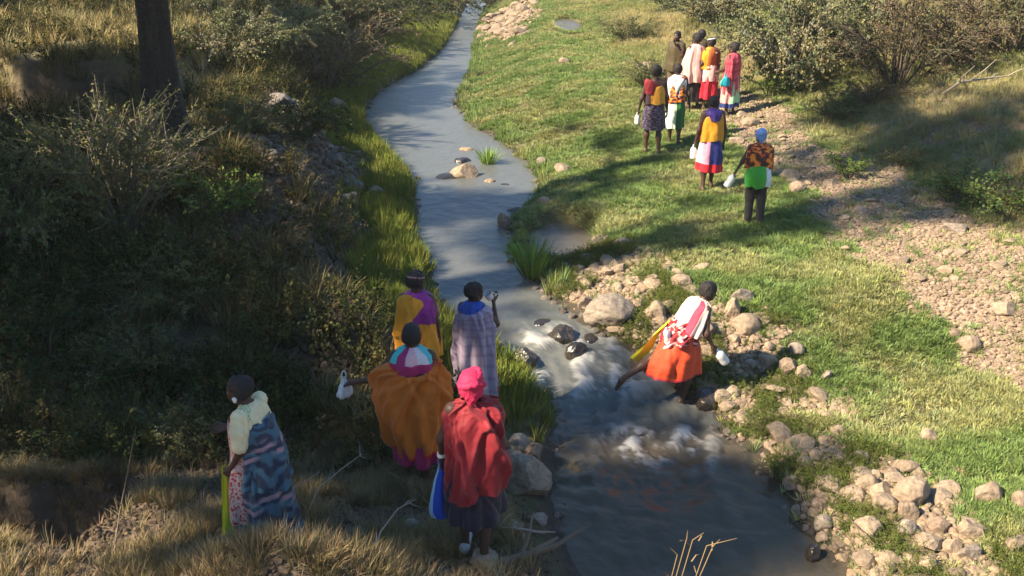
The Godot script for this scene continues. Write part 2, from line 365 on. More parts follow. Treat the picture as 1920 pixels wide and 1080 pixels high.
func bank_at(x: float, z: float) -> float:
	# stony soil between the stream and the green strip
	var n := 0.9 * nb.get_noise_2d(x + 40.0, z) + 0.3 * nc.get_noise_2d(x, z)
	return smoothstep(0.4, -0.4, x - tab("XG", z) + n) * smoothstep(-15.2, -14.2, z)

func far_bar_at(x: float, z: float) -> float:
	var n := 0.8 * nb.get_noise_2d(x, z + 30.0)
	return smoothstep(0.2, -0.3, Vector2((x + 0.1) / 1.25, (z + 44.0) / 6.0).length() - 1.0 + n * 0.7)

func dry_at(x: float, z: float) -> float:
	var n := 1.3 * na.get_noise_2d(x * 0.8, z * 0.8) + 0.6 * nb.get_noise_2d(x, z)
	var d := smoothstep(-0.6, 1.6, x - tab("P2", z) + n + 0.6)
	d = maxf(d, smoothstep(0.0, 4.0, x - 2.2 - 0.02 * (z + 20.0) + n * 1.3) * smoothstep(-19.0, -27.0, z))
	return d

func struct(n: Node3D, label: String) -> void:
	n.set_meta("kind", "structure")
	n.set_meta("label", label)

func tag(n: Node3D, label: String, cat: String, group: String = "", kind: String = "") -> void:
	n.set_meta("label", label)
	n.set_meta("category", cat)
	if group:
		n.set_meta("group", group)
	if kind:
		n.set_meta("kind", kind)

func put(called: String, m: Mesh, mat: Material, parent: Node = null) -> MeshInstance3D:
	var o := MeshInstance3D.new()
	o.name = called
	o.mesh = m
	o.material_override = mat
	(parent if parent else self).add_child(o, true)
	return o

func thing(called: String, label: String, cat: String, at: Vector3, turn: float = 0.0, group: String = "") -> Node3D:
	var o := Node3D.new()
	o.name = called
	add_child(o, true)
	o.position = at
	o.rotation.y = turn
	tag(o, label, cat, group)
	return o

func scatter(called: String, m: Mesh, mat: Material, xf: Array, cols: Array, parent: Node = null) -> MultiMeshInstance3D:
	var mm := MultiMesh.new()
	mm.transform_format = MultiMesh.TRANSFORM_3D
	mm.use_colors = true
	mm.mesh = m
	mm.instance_count = xf.size()
	for i in xf.size():
		mm.set_instance_transform(i, xf[i])
		mm.set_instance_color(i, cols[i])
	var o := MultiMeshInstance3D.new()
	o.name = called
	o.multimesh = mm
	o.material_override = mat
	o.set_meta("kind", "stuff")
	(parent if parent else self).add_child(o, true)
	return o

# ---------------------------------------------------------------- materials
func noise_image(size: int, freq: float, oct: int, lo: float, hi: float, sd: int) -> Image:
	var n := FastNoiseLite.new()
	n.seed = sd
	n.noise_type = FastNoiseLite.TYPE_SIMPLEX_SMOOTH
	n.frequency = freq
	n.fractal_octaves = oct
	n.fractal_gain = 0.6
	var im := n.get_seamless_image(size, size)
	im.convert(Image.FORMAT_RGB8)
	for y in size:
		for x in size:
			var g := lerpf(lo, hi, im.get_pixel(x, y).r)
			im.set_pixel(x, y, Color(g, g, g))
	return im

func plain(called: String, col: Color, rough: float, tex: Texture2D = null, nrm: Texture2D = null, tile: float = 1.0, world: bool = true, nscale: float = 1.0) -> StandardMaterial3D:
	var m := StandardMaterial3D.new()
	m.resource_name = called
	m.albedo_color = col.linear_to_srgb()
	m.roughness = rough
	m.vertex_color_use_as_albedo = true
	if tex or nrm:
		m.uv1_triplanar = true
		m.uv1_world_triplanar = world
		m.uv1_scale = Vector3.ONE * tile
	if tex:
		m.albedo_texture = tex
	if nrm:
		m.normal_enabled = true
		m.normal_texture = nrm
		m.normal_scale = nscale
	mats[called] = m
	return m

func make_materials() -> void:
	var soil := noise_image(512, 0.012, 6, 0.55, 1.0, 3)
	var soil_n := noise_image(512, 0.02, 6, 0.0, 1.0, 4)
	soil_n.bump_map_to_normal_map(9.0)
	var ts := ImageTexture.create_from_image(soil)
	var tn := ImageTexture.create_from_image(soil_n)
	plain("ground", Color(1, 1, 1), 0.95, ts, tn, 0.55)
	plain("rock", Color(1, 1, 1), 0.88, ts, tn, 2.1, true, 0.8)
	plain("rock_small", Color(1, 1, 1), 0.92, ts, null, 3.0)
	var wet := plain("wet_rock", Color(1, 1, 1), 0.3, ts, tn, 2.1, true, 0.7)
	wet.metallic_specular = 0.6
	var rip := noise_image(512, 0.009, 4, 0.0, 1.0, 11)
	rip.bump_map_to_normal_map(5.0)
	var w := plain("water", Color(1, 1, 1), 0.29, null, ImageTexture.create_from_image(rip), 0.32, true, 0.55)
	w.metallic_specular = 0.32
	for a in [["grass", 0.75, 0.35], ["leaf", 0.85, 0.4], ["dry", 0.8, 0.3]]:
		var m := plain(a[0], Color(1, 1, 1), a[1])
		m.metallic_specular = 0.2
		m.backlight_enabled = true
		m.backlight = Color(a[2], a[2], a[2] * 0.6)
	var bark_n := noise_image(256, 0.03, 4, 0.0, 1.0, 21)
	bark_n.bump_map_to_normal_map(8.0)
	plain("bark", Color(1, 1, 1), 0.95, ts, ImageTexture.create_from_image(bark_n), 1.7, false, 1.2)
	plain("wood", Color(1, 1, 1), 0.85)
	var skin := plain("skin", Color(1, 1, 1), 0.5)
	skin.metallic_specular = 0.4
	plain("hair", Color(1, 1, 1), 0.75, null, ImageTexture.create_from_image(bark_n), 9.0, false, 1.0)
	var weave := noise_image(256, 0.035, 5, 0.0, 1.0, 31)
	weave.bump_map_to_normal_map(2.0)
	mats["weave_n"] = ImageTexture.create_from_image(weave)

# ---------------------------------------------------------------- ground and water
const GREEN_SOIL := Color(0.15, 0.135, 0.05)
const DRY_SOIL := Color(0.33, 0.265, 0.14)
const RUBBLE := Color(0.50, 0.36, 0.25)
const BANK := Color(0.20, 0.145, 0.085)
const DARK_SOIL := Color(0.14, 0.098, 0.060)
const MUD := Color(0.075, 0.058, 0.038)

func ground_color(x: float, z: float) -> Color:
	var l := edge_l(z)
	var r := edge_r(z)
	var n := nb.get_noise_2d(x * 1.7, z * 1.7)
	if x > r:
		var c := GREEN_SOIL.lerp(DRY_SOIL, dry_at(x, z))
		c = c.lerp(BANK, bank_at(x, z))
		c = c.lerp(RUBBLE, maxf(rubble_at(x, z), far_bar_at(x, z)))
		c = c.lerp(Color(0.24, 0.15, 0.10), smoothstep(0.1, -0.3, Vector2((x - 9.6) / 1.6, (z + 17.8) / 1.6).length() - 1.0 + n * 0.5))
		c = c.lerp(MUD, smoothstep(0.45 + 0.4 * n, 0.05, x - r))
		return c * (1.0 + 0.22 * n)
	if x < l:
		var e := l - x
		var s := tab("SH", z)
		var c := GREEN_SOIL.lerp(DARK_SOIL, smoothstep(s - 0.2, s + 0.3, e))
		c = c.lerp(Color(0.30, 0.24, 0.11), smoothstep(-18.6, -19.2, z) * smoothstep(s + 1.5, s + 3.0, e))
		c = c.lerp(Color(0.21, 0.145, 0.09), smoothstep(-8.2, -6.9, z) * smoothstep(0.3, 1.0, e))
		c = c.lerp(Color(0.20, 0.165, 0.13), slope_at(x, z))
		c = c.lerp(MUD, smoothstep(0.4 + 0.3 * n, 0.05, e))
		return c * (1.0 + 0.22 * n)
	return MUD

func slope_at(x: float, z: float) -> float:
	# the scree of grey stones on the left bank
	return smoothstep(0.25, -0.2, Vector2((x + 4.1) / 1.1, (z + 18.2) / 2.6).length() - 1.0 + 0.5 * nb.get_noise_2d(x, z))

func axis(lo: float, a: float, b: float, hi: float, step: float, grow: float) -> PackedFloat32Array:
	var out := PackedFloat32Array()
	var left := []
	var s := step
	var x := a
	while x > lo:
		s *= grow
		x -= s
		left.push_front(x)
	for q in left:
		out.append(q)
	x = a
	while x < b:
		out.append(x)
		x += step
	s = step
	while x < hi:
		out.append(x)
		s *= grow
		x += s
	out.append(hi)
	return out

func build_ground() -> void:
	var xs := axis(-170.0, -10.0, 10.5, 170.0, 0.1, 1.13)
	var zs := axis(-240.0, -27.0, -3.4, 15.0, 0.1, 1.045)
	var b := MB.new()
	for z in zs:
		for x in xs:
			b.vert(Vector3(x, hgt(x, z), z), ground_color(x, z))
	var w := xs.size()
	for j in zs.size() - 1:
		for i in w - 1:
			var q := j * w + i
			b.tri(q, q + w, q + w + 1)
			b.tri(q, q + w + 1, q + 1)
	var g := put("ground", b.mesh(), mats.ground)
	struct(g, "valley floor of soil, grass and stones sloping to a muddy stream")

func build_water() -> void:
	var b := MB.new()
	var zs := axis(-75.0, -13.0, -7.8, -2.0, 0.035, 1.04)
	var n := 90
	var f := FastNoiseLite.new()
	f.seed = 77
	f.frequency = 1.1
	f.fractal_octaves = 4
	for z in zs:
		var l := edge_l(z) - 0.25
		var r := edge_r(z) + 0.25
		var rough := smoothstep(-12.5, -11.5, z) * lerpf(0.3, 1.0, smoothstep(-8.0, -9.4, z))
		for i in n + 1:
			var x := lerpf(l, r, float(i) / n)
			var q := f.get_noise_2d(x * 2.2 + z * 0.25, z * 1.0)
			var q2 := f.get_noise_2d(x * 1.3 + 30.0, z * 2.4)
			var y := water_y(z) + 0.006 * f.get_noise_2d(x * 0.8, z * 1.5) + rough * (0.085 * q + 0.06 * q2)
			var drop := smoothstep(-12.3, -11.4, z) * smoothstep(-10.1, -10.8, z)
			var plunge := smoothstep(-10.2, -9.6, z) * smoothstep(-8.6, -9.4, z) * smoothstep(1.0, 0.35, absf(x - 1.75))
			var foam := clampf((q + 0.5 * q2) * 2.2 + 0.12 + 1.0 * f.get_noise_2d(x * 6.0, z * 5.0) + 0.6 * f.get_noise_2d(x * 15.0 + 9.0, z * 11.0), 0.0, 1.0) * maxf(drop * smoothstep(1.5, 0.5, absf(x - 0.75 - 0.35 * (z + 11.2))), plunge)
			foam = pow(foam, 1.4)
			b.vert(Vector3(x, y, z), Color(0.112, 0.117, 0.106).lerp(Color(0.085, 0.068, 0.047), smoothstep(-10.6, -9.2, z)).lerp(Color(0.42, 0.40, 0.36), foam))
	for j in zs.size() - 1:
		for i in n:
			var q := j * (n + 1) + i
			b.tri(q, q + n + 1, q + n + 2)
			b.tri(q, q + n + 2, q + 1)
	var g := put("stream", b.mesh(), mats.water)
	struct(g, "muddy brown stream running from the far bend down over rapids")
	for p in PONDS:
		var q := MB.new()
		q.vert(Vector3(p[0], p[4], p[1]), Color(0.10, 0.085, 0.06))
		for k in 28:
			q.vert(Vector3(p[0] + p[2] * 1.25 * cos(TAU * k / 28.0), p[4], p[1] + p[3] * 1.25 * sin(TAU * k / 28.0)), Color(0.10, 0.085, 0.06))
		for k in 28:
			q.tri(0, 1 + (k + 1) % 28, 1 + k)
		struct(put(p[5], q.mesh(), mats.water), p[6])

# ---------------------------------------------------------------- stones
func sphere(sub: int) -> MB:
	var b := MB.new()
	var p := (1.0 + sqrt(5.0)) / 2.0
	for q in [Vector3(-1, p, 0), Vector3(1, p, 0), Vector3(-1, -p, 0), Vector3(1, -p, 0), Vector3(0, -1, p), Vector3(0, 1, p), Vector3(0, -1, -p), Vector3(0, 1, -p), Vector3(p, 0, -1), Vector3(p, 0, 1), Vector3(-p, 0, -1), Vector3(-p, 0, 1)]:
		b.vert(q.normalized())
	for f in [[0, 11, 5], [0, 5, 1], [0, 1, 7], [0, 7, 10], [0, 10, 11], [1, 5, 9], [5, 11, 4], [11, 10, 2], [10, 7, 6], [7, 1, 8], [3, 9, 4], [3, 4, 2], [3, 2, 6], [3, 6, 8], [3, 8, 9], [4, 9, 5], [2, 4, 11], [6, 2, 10], [8, 6, 7], [9, 8, 1]]:
		b.tri(f[0], f[1], f[2])
	for s in sub:
		var seen := {}
		var old := b.ix
		b.ix = PackedInt32Array()
		for t in range(0, old.size(), 3):
			var m := []
			for e in [[0, 1], [1, 2], [2, 0]]:
				var i := old[t + e[0]]
				var j := old[t + e[1]]
				var key := mini(i, j) * 100000 + maxi(i, j)
				if not seen.has(key):
					seen[key] = b.vert(((b.v[i] + b.v[j]) * 0.5).normalized())
				m.append(seen[key])
			b.tri(old[t], m[0], m[2])
			b.tri(old[t + 1], m[1], m[0])
			b.tri(old[t + 2], m[2], m[1])
			b.tri(m[0], m[1], m[2])
	return b

func rock_mesh(sub: int, cuts: int, depth: float, rough: float, sd: int, col: Color, flat: bool) -> ArrayMesh:
	var b := sphere(sub)
	R.seed = sd
	var planes := []
	for i in cuts:
		planes.append([Vector3(R.randfn(), R.randfn() * 0.9, R.randfn()).normalized(), R.randf_range(1.0 - depth, 0.9)])
	for i in b.v.size():
		var p := b.v[i]
		for c in planes:
			var over: float = p.dot(c[0]) - c[1]
			if over > 0.0:
				p -= c[0] * over * 0.94
		var d := p.normalized()
		p += d * rough * (na.get_noise_3dv(d * 2.5 + Vector3.ONE * sd * 3.0) + 0.5 * nb.get_noise_3dv(d * 2.5 + Vector3.ONE * sd) + 0.3 * nc.get_noise_3dv(d * 1.4))
		b.v[i] = p
		b.c[i] = col * (1.0 + 0.25 * nb.get_noise_3dv(d * 1.3 + Vector3.ONE * (sd + 9)))
	return (b.flat() if flat else b).mesh()

var boulder := {}
var rubble := []

func make_rocks() -> void:
	var tan := Color(0.47, 0.34, 0.225)
	boulder.round = []
	boulder.block = []
	boulder.wet = []
	boulder.slab = []
	for k in 4:
		boulder.round.append(rock_mesh(4, 9, 0.36, 0.13, 100 + k, [tan, Color(0.40, 0.32, 0.24), tan * 1.08, Color(0.36, 0.25, 0.17)][k], false))
		boulder.block.append(rock_mesh(4, 11, 0.5, 0.07, 200 + k, [tan, tan * 1.1, Color(0.42, 0.33, 0.25), tan * 0.8][k], false))
		boulder.slab.append(rock_mesh(4, 9, 0.45, 0.08, 300 + k, tan * [1.0, 1.1, 0.95, 1.05][k], false))
	for k in 2:
		boulder.wet.append(rock_mesh(4, 6, 0.35, 0.14, 400 + k, Color(0.06, 0.045, 0.033), false))
	for k in 6:
		rubble.append(rock_mesh(1, 7, 0.5, 0.1, 500 + k, tan * [1.0, 0.85, 1.15, 0.95, 1.05, 0.75][k], true))
	for k in 3:
		rubble.append(rock_mesh(1, 7, 0.5, 0.1, 520 + k, Color(0.27, 0.22, 0.18) * [1.0, 0.8, 1.15][k], true))

func stone(parent: Node3D, x: float, z: float, s: float, kind: int) -> void:
	var o := put("stone", rubble[kind], mats.rock_small, parent)
	o.position = Vector3(x, hgt(x, z) + s * 0.18, z)
	o.rotation = Vector3(R.randf_range(-0.4, 0.4), R.randf() * TAU, R.randf_range(-0.4, 0.4))
	o.scale = Vector3(s, s * R.randf_range(0.35, 0.65), s * R.randf_range(0.7, 1.1))

func in_view(x: float, z: float, margin: float = 1.2) -> bool:
	return absf(x) < -z * 0.575 + margin and z < -4.2

func rubble_field(root: Node3D, x0: float, x1: float, z0: float, z1: float, where: Callable, singles: int, small: int, big: Vector2, little: Vector2, grey: bool) -> void:
	var n := 0
	var tries := 0
	while n < singles and tries < singles * 60:
		tries += 1
		# more of the nearer ground, where stones show larger
		var z := lerpf(z1, z0, pow(R.randf(), 1.5))
		var x := R.randf_range(x0, x1)
		if in_view(x, z, 0.4) and R.randf() < where.call(x, z):
			stone(root, x, z, lerpf(big.x, big.y, pow(R.randf(), 2.5)), 6 + R.randi() % 3 if grey else R.randi() % 6)
			n += 1
	for v in 3:
		var xf := []
		var cols := []
		tries = 0
		while xf.size() < small / 3 and tries < small * 12:
			tries += 1
			var z := R.randf_range(z0, z1)
			var x := R.randf_range(x0, x1)
			if in_view(x, z) and R.randf() < where.call(x, z):
				var s := lerpf(little.x, little.y, pow(R.randf(), 2.0))
				var bs := Basis.from_euler(Vector3(R.randf_range(-0.5, 0.5), R.randf() * TAU, R.randf_range(-0.5, 0.5))).scaled_local(Vector3(s, s * R.randf_range(0.45, 0.9), s))
				xf.append(Transform3D(bs, Vector3(x, hgt(x, z) + s * 0.1, z)))
				var t := R.randf_range(0.7, 1.15)
				cols.append(Color(t, t * R.randf_range(0.94, 1.0), t * R.randf_range(0.88, 1.0)))
		scatter("gravel", rubble[(6 if grey else 0) + v], mats.rock_small, xf, cols, root)

func build_rubble() -> void:
	R.seed = 11
	var p := Node3D.new()
	p.name = "rubble_path"
	add_child(p, true)
	struct(p, "dry path of pale angular rubble along the right of the meadow")
	rubble_field(p, 3.0, 9.5, -7.5, -27.0, rubble_at, 240, 26000, Vector2(0.05, 0.14), Vector2(0.01, 0.045), false)
	var q := Node3D.new()
	q.name = "stony_bank"
	add_child(q, true)
	struct(q, "stony soil bank between the stream and the green grass")
	rubble_field(q, 0.3, 5.4, -5.4, -15.0, func(x, z): return bank_at(x, z) * smoothstep(0.05, 0.3, x - edge_r(z)), 290, 9000, Vector2(0.06, 0.19), Vector2(0.012, 0.065), false)
	var s := Node3D.new()
	s.name = "scree"
	add_child(s, true)
	struct(s, "grey scree on the shaded left bank below the grass strip")
	rubble_field(s, -5.6, -2.4, -15.0, -21.0, slope_at, 110, 900, Vector2(0.09, 0.24), Vector2(0.03, 0.09), true)
	var g := Node3D.new()
	g.name = "gravel_bar"
	add_child(g, true)
	struct(g, "far patch of pale stones right of the stream's upper bend")
	rubble_field(g, -1.7, 1.9, -36.0, -52.0, far_bar_at, 120, 900, Vector2(0.14, 0.4), Vector2(0.05, 0.14), false)

func build_boulders() -> void:
	var n := 0
	for a in ROCKS:
		# x, z, width, height, shape, label, group
		var kinds: Array = boulder[a[4]]
		R.seed = 900 + n
		var o := put("boulder", kinds[n % kinds.size()], mats.wet_rock if a[4] == "wet" else mats.rock)
		var x: float = a[0]
		var z: float = a[1]
		var w: float = a[2] * 0.5
		var h: float = a[3] * 0.62
		var ground := hgt(x, z)
		if x > edge_l(z) and x < edge_r(z):
			ground = maxf(ground, water_y(z) - 0.08)
		o.position = Vector3(x, ground + h * 0.32, z - w * 0.3)
		o.rotation = Vector3(R.randf_range(-0.2, 0.2), R.randf_range(-0.7, 0.7), R.randf_range(-0.25, 0.25))
		o.scale = Vector3(w, h, w * R.randf_range(0.75, 1.05)) * 1.08
		tag(o, a[5], "rock", "loose rocks beside and in the stream")
		n += 1

# ---------------------------------------------------------------- plants
func tone(c: Color, spread: float) -> Color:
	var k := 1.0 + R.randf_range(-spread, spread)
	return Color(c.r * k * (1.0 + R.randf_range(-0.12, 0.12)), c.g * k, c.b * k * (1.0 + R.randf_range(-0.2, 0.2)))

func rdir() -> Vector3:
	return Vector3(R.randfn(), R.randfn(), R.randfn()).normalized()

func leaves_along(b: MB, pts: Array, count: int, size: float, col: Color, spread: float) -> void:
	for i in count:
		var f := R.randf() * (pts.size() - 1.001)
		var k := int(f)
		var p: Vector3 = (pts[k] as Vector3).lerp(pts[k + 1], f - k)
		var d := (rdir() + Vector3.UP * 0.3).normalized()
		var s := size * R.randf_range(0.6, 1.3)
		b.leaf(p + rdir() * spread * R.randf(), d * s, d.cross(rdir()).normalized() * s * 0.27, tone(col, 0.3))

# a shrub: stems from one root, side twigs, small leaves. Returns [stems, foliage]
func shrub(sd: int, high: float, wide: float, stems: int, twigs: int, per: int, leaf: float, cols: Array, stem_col: Color, droop: float) -> Array:
	R.seed = sd
	var st := MB.new()
	var lf := MB.new()
	for i in stems:
		var az := TAU * (i + R.randf()) / stems
		var out := wide * sqrt(R.randf_range(0.02, 1.0))
		var tip := Vector3(cos(az) * out, high * R.randf_range(0.6, 1.0) * (1.0 - 0.35 * out / wide), sin(az) * out)
		var base := Vector3(cos(az), 0, sin(az)) * wide * 0.08 * R.randf()
		base.y = -0.12
		var pts := []
		var rad := []
		var col: Color = cols[R.randi() % cols.size()]
		for k in 7:
			var t := k / 6.0
			var p := base.lerp(tip, t)
			p.y = base.y + (tip.y - base.y) * (1.0 - pow(1.0 - t, 1.5)) - droop * t * t * high
			p += Vector3(R.randfn(), R.randfn() * 0.5, R.randfn()) * 0.035 * high * t
			pts.append(p)
			rad.append(lerpf(0.012, 0.003, t) * (0.6 + 0.5 * high))
		st.tube(pts, rad, 4, stem_col, false)
		for j in twigs:
			var f := R.randf_range(1.2, 5.99)
			var k := int(f)
			var p: Vector3 = (pts[k] as Vector3).lerp(pts[k + 1], f - k)
			var d: Vector3 = ((pts[k + 1] - pts[k]).normalized() + rdir() * 0.9 + Vector3(cos(az), 0.2, sin(az)) * 0.4).normalized()
			var ln := high * R.randf_range(0.14, 0.34)
			var tw := [p, p + d * ln * 0.5, p + d * ln + Vector3.DOWN * ln * droop]
			st.tube(tw, [0.004, 0.003, 0.0015], 3, stem_col, false)
			leaves_along(lf, tw, per, leaf, tone(col, 0.12), leaf * 0.8)
	return [st.mesh(), lf.mesh()]

var shrubs := {}

func make_shrubs() -> void:
	var brown := Color(0.09, 0.065, 0.045)
	var pale := Color(0.20, 0.16, 0.11)
	var olive := [Color(0.115, 0.145, 0.055), Color(0.15, 0.165, 0.065), Color(0.18, 0.175, 0.08)]
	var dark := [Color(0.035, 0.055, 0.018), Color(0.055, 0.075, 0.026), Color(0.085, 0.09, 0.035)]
	var grey := [Color(0.20, 0.205, 0.105), Color(0.24, 0.225, 0.125), Color(0.15, 0.165, 0.08)]
	var rust := [Color(0.15, 0.115, 0.06), Color(0.12, 0.095, 0.05), Color(0.10, 0.105, 0.045)]
	var fresh := [Color(0.10, 0.15, 0.035), Color(0.13, 0.17, 0.05)]
	for k in 3:
		shrubs["olive%d" % k] = shrub(1000 + k, 1.0, 0.75, 30, 13, 24, 0.030, olive, brown, 0.1)
		shrubs["shoot%d" % k] = shrub(1050 + k, 1.0, 0.62, 38, 14, 20, 0.026, [Color(0.15, 0.16, 0.06), Color(0.18, 0.18, 0.075), Color(0.13, 0.14, 0.055)], pale, -0.06)
		shrubs["tuft%d" % k] = [null, tuft(1060 + k, 110, 1.0, 0.75, 0.022, 0.12, Color(0.17, 0.26, 0.05))]
		shrubs["dark%d" % k] = shrub(1010 + k, 1.0, 0.9, 24, 12, 28, 0.036, dark, brown, 0.25)
		shrubs["grey%d" % k] = shrub(1020 + k, 1.0, 0.85, 30, 15, 52, 0.026, grey, brown, 0.15)
		shrubs["rust%d" % k] = shrub(1030 + k, 1.0, 0.85, 30, 13, 20, 0.024, rust, brown, 0.15)
		shrubs["fresh%d" % k] = shrub(1040 + k, 1.0, 0.6, 12, 8, 16, 0.06, fresh, brown, 0.05)

func face_at(x: float, z: float) -> float:
	# the bare steep face of the earth bank
	var e := edge_l(z) - x - tab("SH", z)
	return smoothstep(0.0, 0.3, e) * smoothstep(2.9, 1.8, e) * smoothstep(-22.0, -20.5, z) * smoothstep(-8.8, -10.0, z)

func clear_at(x: float, z: float) -> float:
	# round the foot of the tall tree and below the ledge behind it
	return maxf(smoothstep(1.4, 0.8, Vector2((x + 5.6) / 1.5, (z + 16.0) / 1.3).length()), smoothstep(-6.2, -7.0, x) * smoothstep(-19.0, -18.6, z) * smoothstep(-16.4, -17.0, z))

func build_shrubs() -> void:
	var n := 0
	for a in SHRUBS:
		# x, z, height, width over height, look, label
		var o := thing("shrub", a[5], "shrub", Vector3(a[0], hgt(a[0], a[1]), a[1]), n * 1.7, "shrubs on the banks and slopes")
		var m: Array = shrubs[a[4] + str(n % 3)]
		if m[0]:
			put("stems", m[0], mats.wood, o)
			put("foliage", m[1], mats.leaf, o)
		else:
			o.name = "grass_tuft"
			tag(o, a[5], "grass tuft")
			o.set_meta("group", "grass tufts standing in the water's edge")
			put("blades", m[1], mats.grass, o)
			if a[0] > edge_l(a[1]) and a[0] < edge_r(a[1]):
				o.position.y = water_y(a[1]) - 0.03
		o.scale = Vector3(a[2] * a[3], a[2], a[2] * a[3])
		n += 1

# a tree: trunk with forking limbs, and a crown of leaf clumps
var clump: Array = []

func make_clumps() -> void:
	for k in 3:
		R.seed = 70 + k
		var b := MB.new()
		for t in 16:
			var p := rdir() * R.randf_range(0.05, 0.35)
			p.y *= 0.5
			var q := p + (rdir() + Vector3.UP * 0.2) * 0.3
			leaves_along(b, [p, (p + q) * 0.5, q], 14, 0.075, Color(0.085, 0.11, 0.035), 0.05)
		clump.append(b.mesh())

func tree(label: String, at: Vector3, top: Vector3, girth: float, sd: int, pads: Array) -> void:
	# pads: where each limb's foliage hangs: [x, y, z, radius, clumps]
	R.seed = sd
	var o := thing("tree", label, "tree", at, 0.0, "trees on the left bank")
	var b := MB.new()
	var col := Color(0.050, 0.040, 0.032)
	var pts := []
	var rad := []
	for k in 14:
		var t := k / 13.0
		pts.append(Vector3(0, -0.3, 0).lerp(top, t) + Vector3(na.get_noise_2d(t * 6.0, sd), 0, na.get_noise_2d(t * 6.0, sd + 50)) * 0.25 * sin(t * PI))
		rad.append(girth * (lerpf(0.92, 0.62, t) + 1.15 * pow(1.0 - t, 9.0)))
	b.tube(pts, rad, 28, col)
	for i in b.v.size():
		var w := b.v[i]
		var c := Vector3(0, -0.3, 0).lerp(top, clampf((w.y + 0.3) / (top.y + 0.3), 0.0, 1.0))
		var ax := Vector3(w.x - c.x, 0, w.z - c.z).normalized()
		var ang := atan2(ax.z, ax.x)
		b.v[i] += ax * girth * (0.10 * sin(ang * 5.0 + w.y * 0.8 + sd) + 0.12 * nb.get_noise_3d(ax.x * 3.0, w.y * 0.8, ax.z * 3.0) + 0.07 * nc.get_noise_3d(ax.x * 2.0, w.y * 0.5, ax.z * 2.0))
		b.c[i] = col * (1.0 + 0.35 * nc.get_noise_3d(ax.x * 2.0, w.y * 0.35, ax.z * 2.0))
	var limbs := MB.new()
	var clumps := []
	for p in pads:
		var e := Vector3(p[0], p[1], p[2]) - at
		var start := top * R.randf_range(0.86, 1.0)
		var lp := []
		var lr := []
		for k in 9:
			var t := k / 8.0
			var q := start.lerp(e, t)
			q.y = start.y + (e.y - start.y) * (1.0 - pow(1.0 - t, 1.8))
			lp.append(q + Vector3(R.randfn(), R.randfn() * 0.6, R.randfn()) * 0.14 * sin(t * PI))
			lr.append(girth * 0.42 * (1.0 - 0.8 * t))
		limbs.tube(lp, lr, 8, col)
		var ends := [e]
		for j in 7:
			var k := R.randi_range(5, 8)
			var from: Vector3 = lp[k]
			var to := e + Vector3(R.randfn(), R.randf_range(-0.1, 0.5), R.randfn()) * float(p[3]) * 0.6
			var m := from.lerp(to, 0.5) + Vector3(0, 0.12, 0) + rdir() * 0.1
			limbs.tube([from, m, to], [girth * 0.13, girth * 0.09, girth * 0.04], 5, col)
			ends.append(to)
			ends.append(m)
		for i in int(p[4]):
			var c: Vector3 = ends[R.randi() % ends.size()]
			clumps.append(c + Vector3(R.randfn() * 0.36, R.randf_range(-0.2, 0.35), R.randfn() * 0.36) * float(p[3]) * 0.75)
	put("trunk", b.mesh(), mats.bark, o)
	put("limbs", limbs.mesh(), mats.bark, o)
	var crown := Node3D.new()
	crown.name = "crown"
	o.add_child(crown, true)
	for v in 3:
		var xf := []
		var cols := []
		for i in range(v, clumps.size(), 3):
			xf.append(Transform3D(Basis(Vector3.UP, R.randf() * TAU).scaled(Vector3.ONE * R.randf_range(0.7, 1.3)), clumps[i]))
			var g := R.randf_range(0.7, 1.3)
			cols.append(Color(g, g, g))
		scatter("leaves", clump[v], mats.leaf, xf, cols, crown)

# ---------------------------------------------------------------- grass
func tuft(sd: int, blades: int, high: float, wide: float, thick: float, sag: float, col: Color = Color(0.9, 0.9, 0.9)) -> ArrayMesh:
	R.seed = sd
	var b := MB.new()
	for i in blades:
		var az := R.randf() * TAU
		var d := Vector3(cos(az), 0, sin(az))
		var root := d * wide * 0.35 * R.randf()
		var h := high * R.randf_range(0.5, 1.0)
		var tip := root + d * wide * R.randf_range(0.2, 1.0) + Vector3.UP * h
		b.blade(root - Vector3.UP * 0.02, tip, d.cross(Vector3.UP).rotated(Vector3.UP, R.randf_range(-0.8, 0.8)) * thick, h * sag, tone(col, 0.22))
	return b.mesh()

func grow(called: String, label: String, cat: String, meshes: Array, mat: Material, count: int, x0: float, x1: float, z0: float, z1: float, dens: Callable, col: Callable, smin: float, smax: float, near: float = 1.0) -> void:
	var root := Node3D.new()
	root.name = called
	add_child(root, true)
	tag(root, label, cat, "", "stuff")
	for m in meshes.size():
		var xf := []
		var cols := []
		var tries := 0
		while xf.size() < count / meshes.size() and tries < count * 4:
			tries += 1
			var z := lerpf(z0, z1, pow(R.randf(), near))
			var x := R.randf_range(x0, x1)
			if not in_view(x, z, 1.5) or R.randf() > dens.call(x, z):
				continue
			var s := R.randf_range(smin, smax)
			var bs := Basis.from_euler(Vector3(R.randf_range(-0.25, 0.25), R.randf() * TAU, R.randf_range(-0.25, 0.25))).scaled_local(Vector3(s, s * R.randf_range(0.75, 1.25), s))
			xf.append(Transform3D(bs, Vector3(x, hgt(x, z), z)))
			cols.append(col.call(x, z))
		scatter("tufts", meshes[m], mat, xf, cols, root)

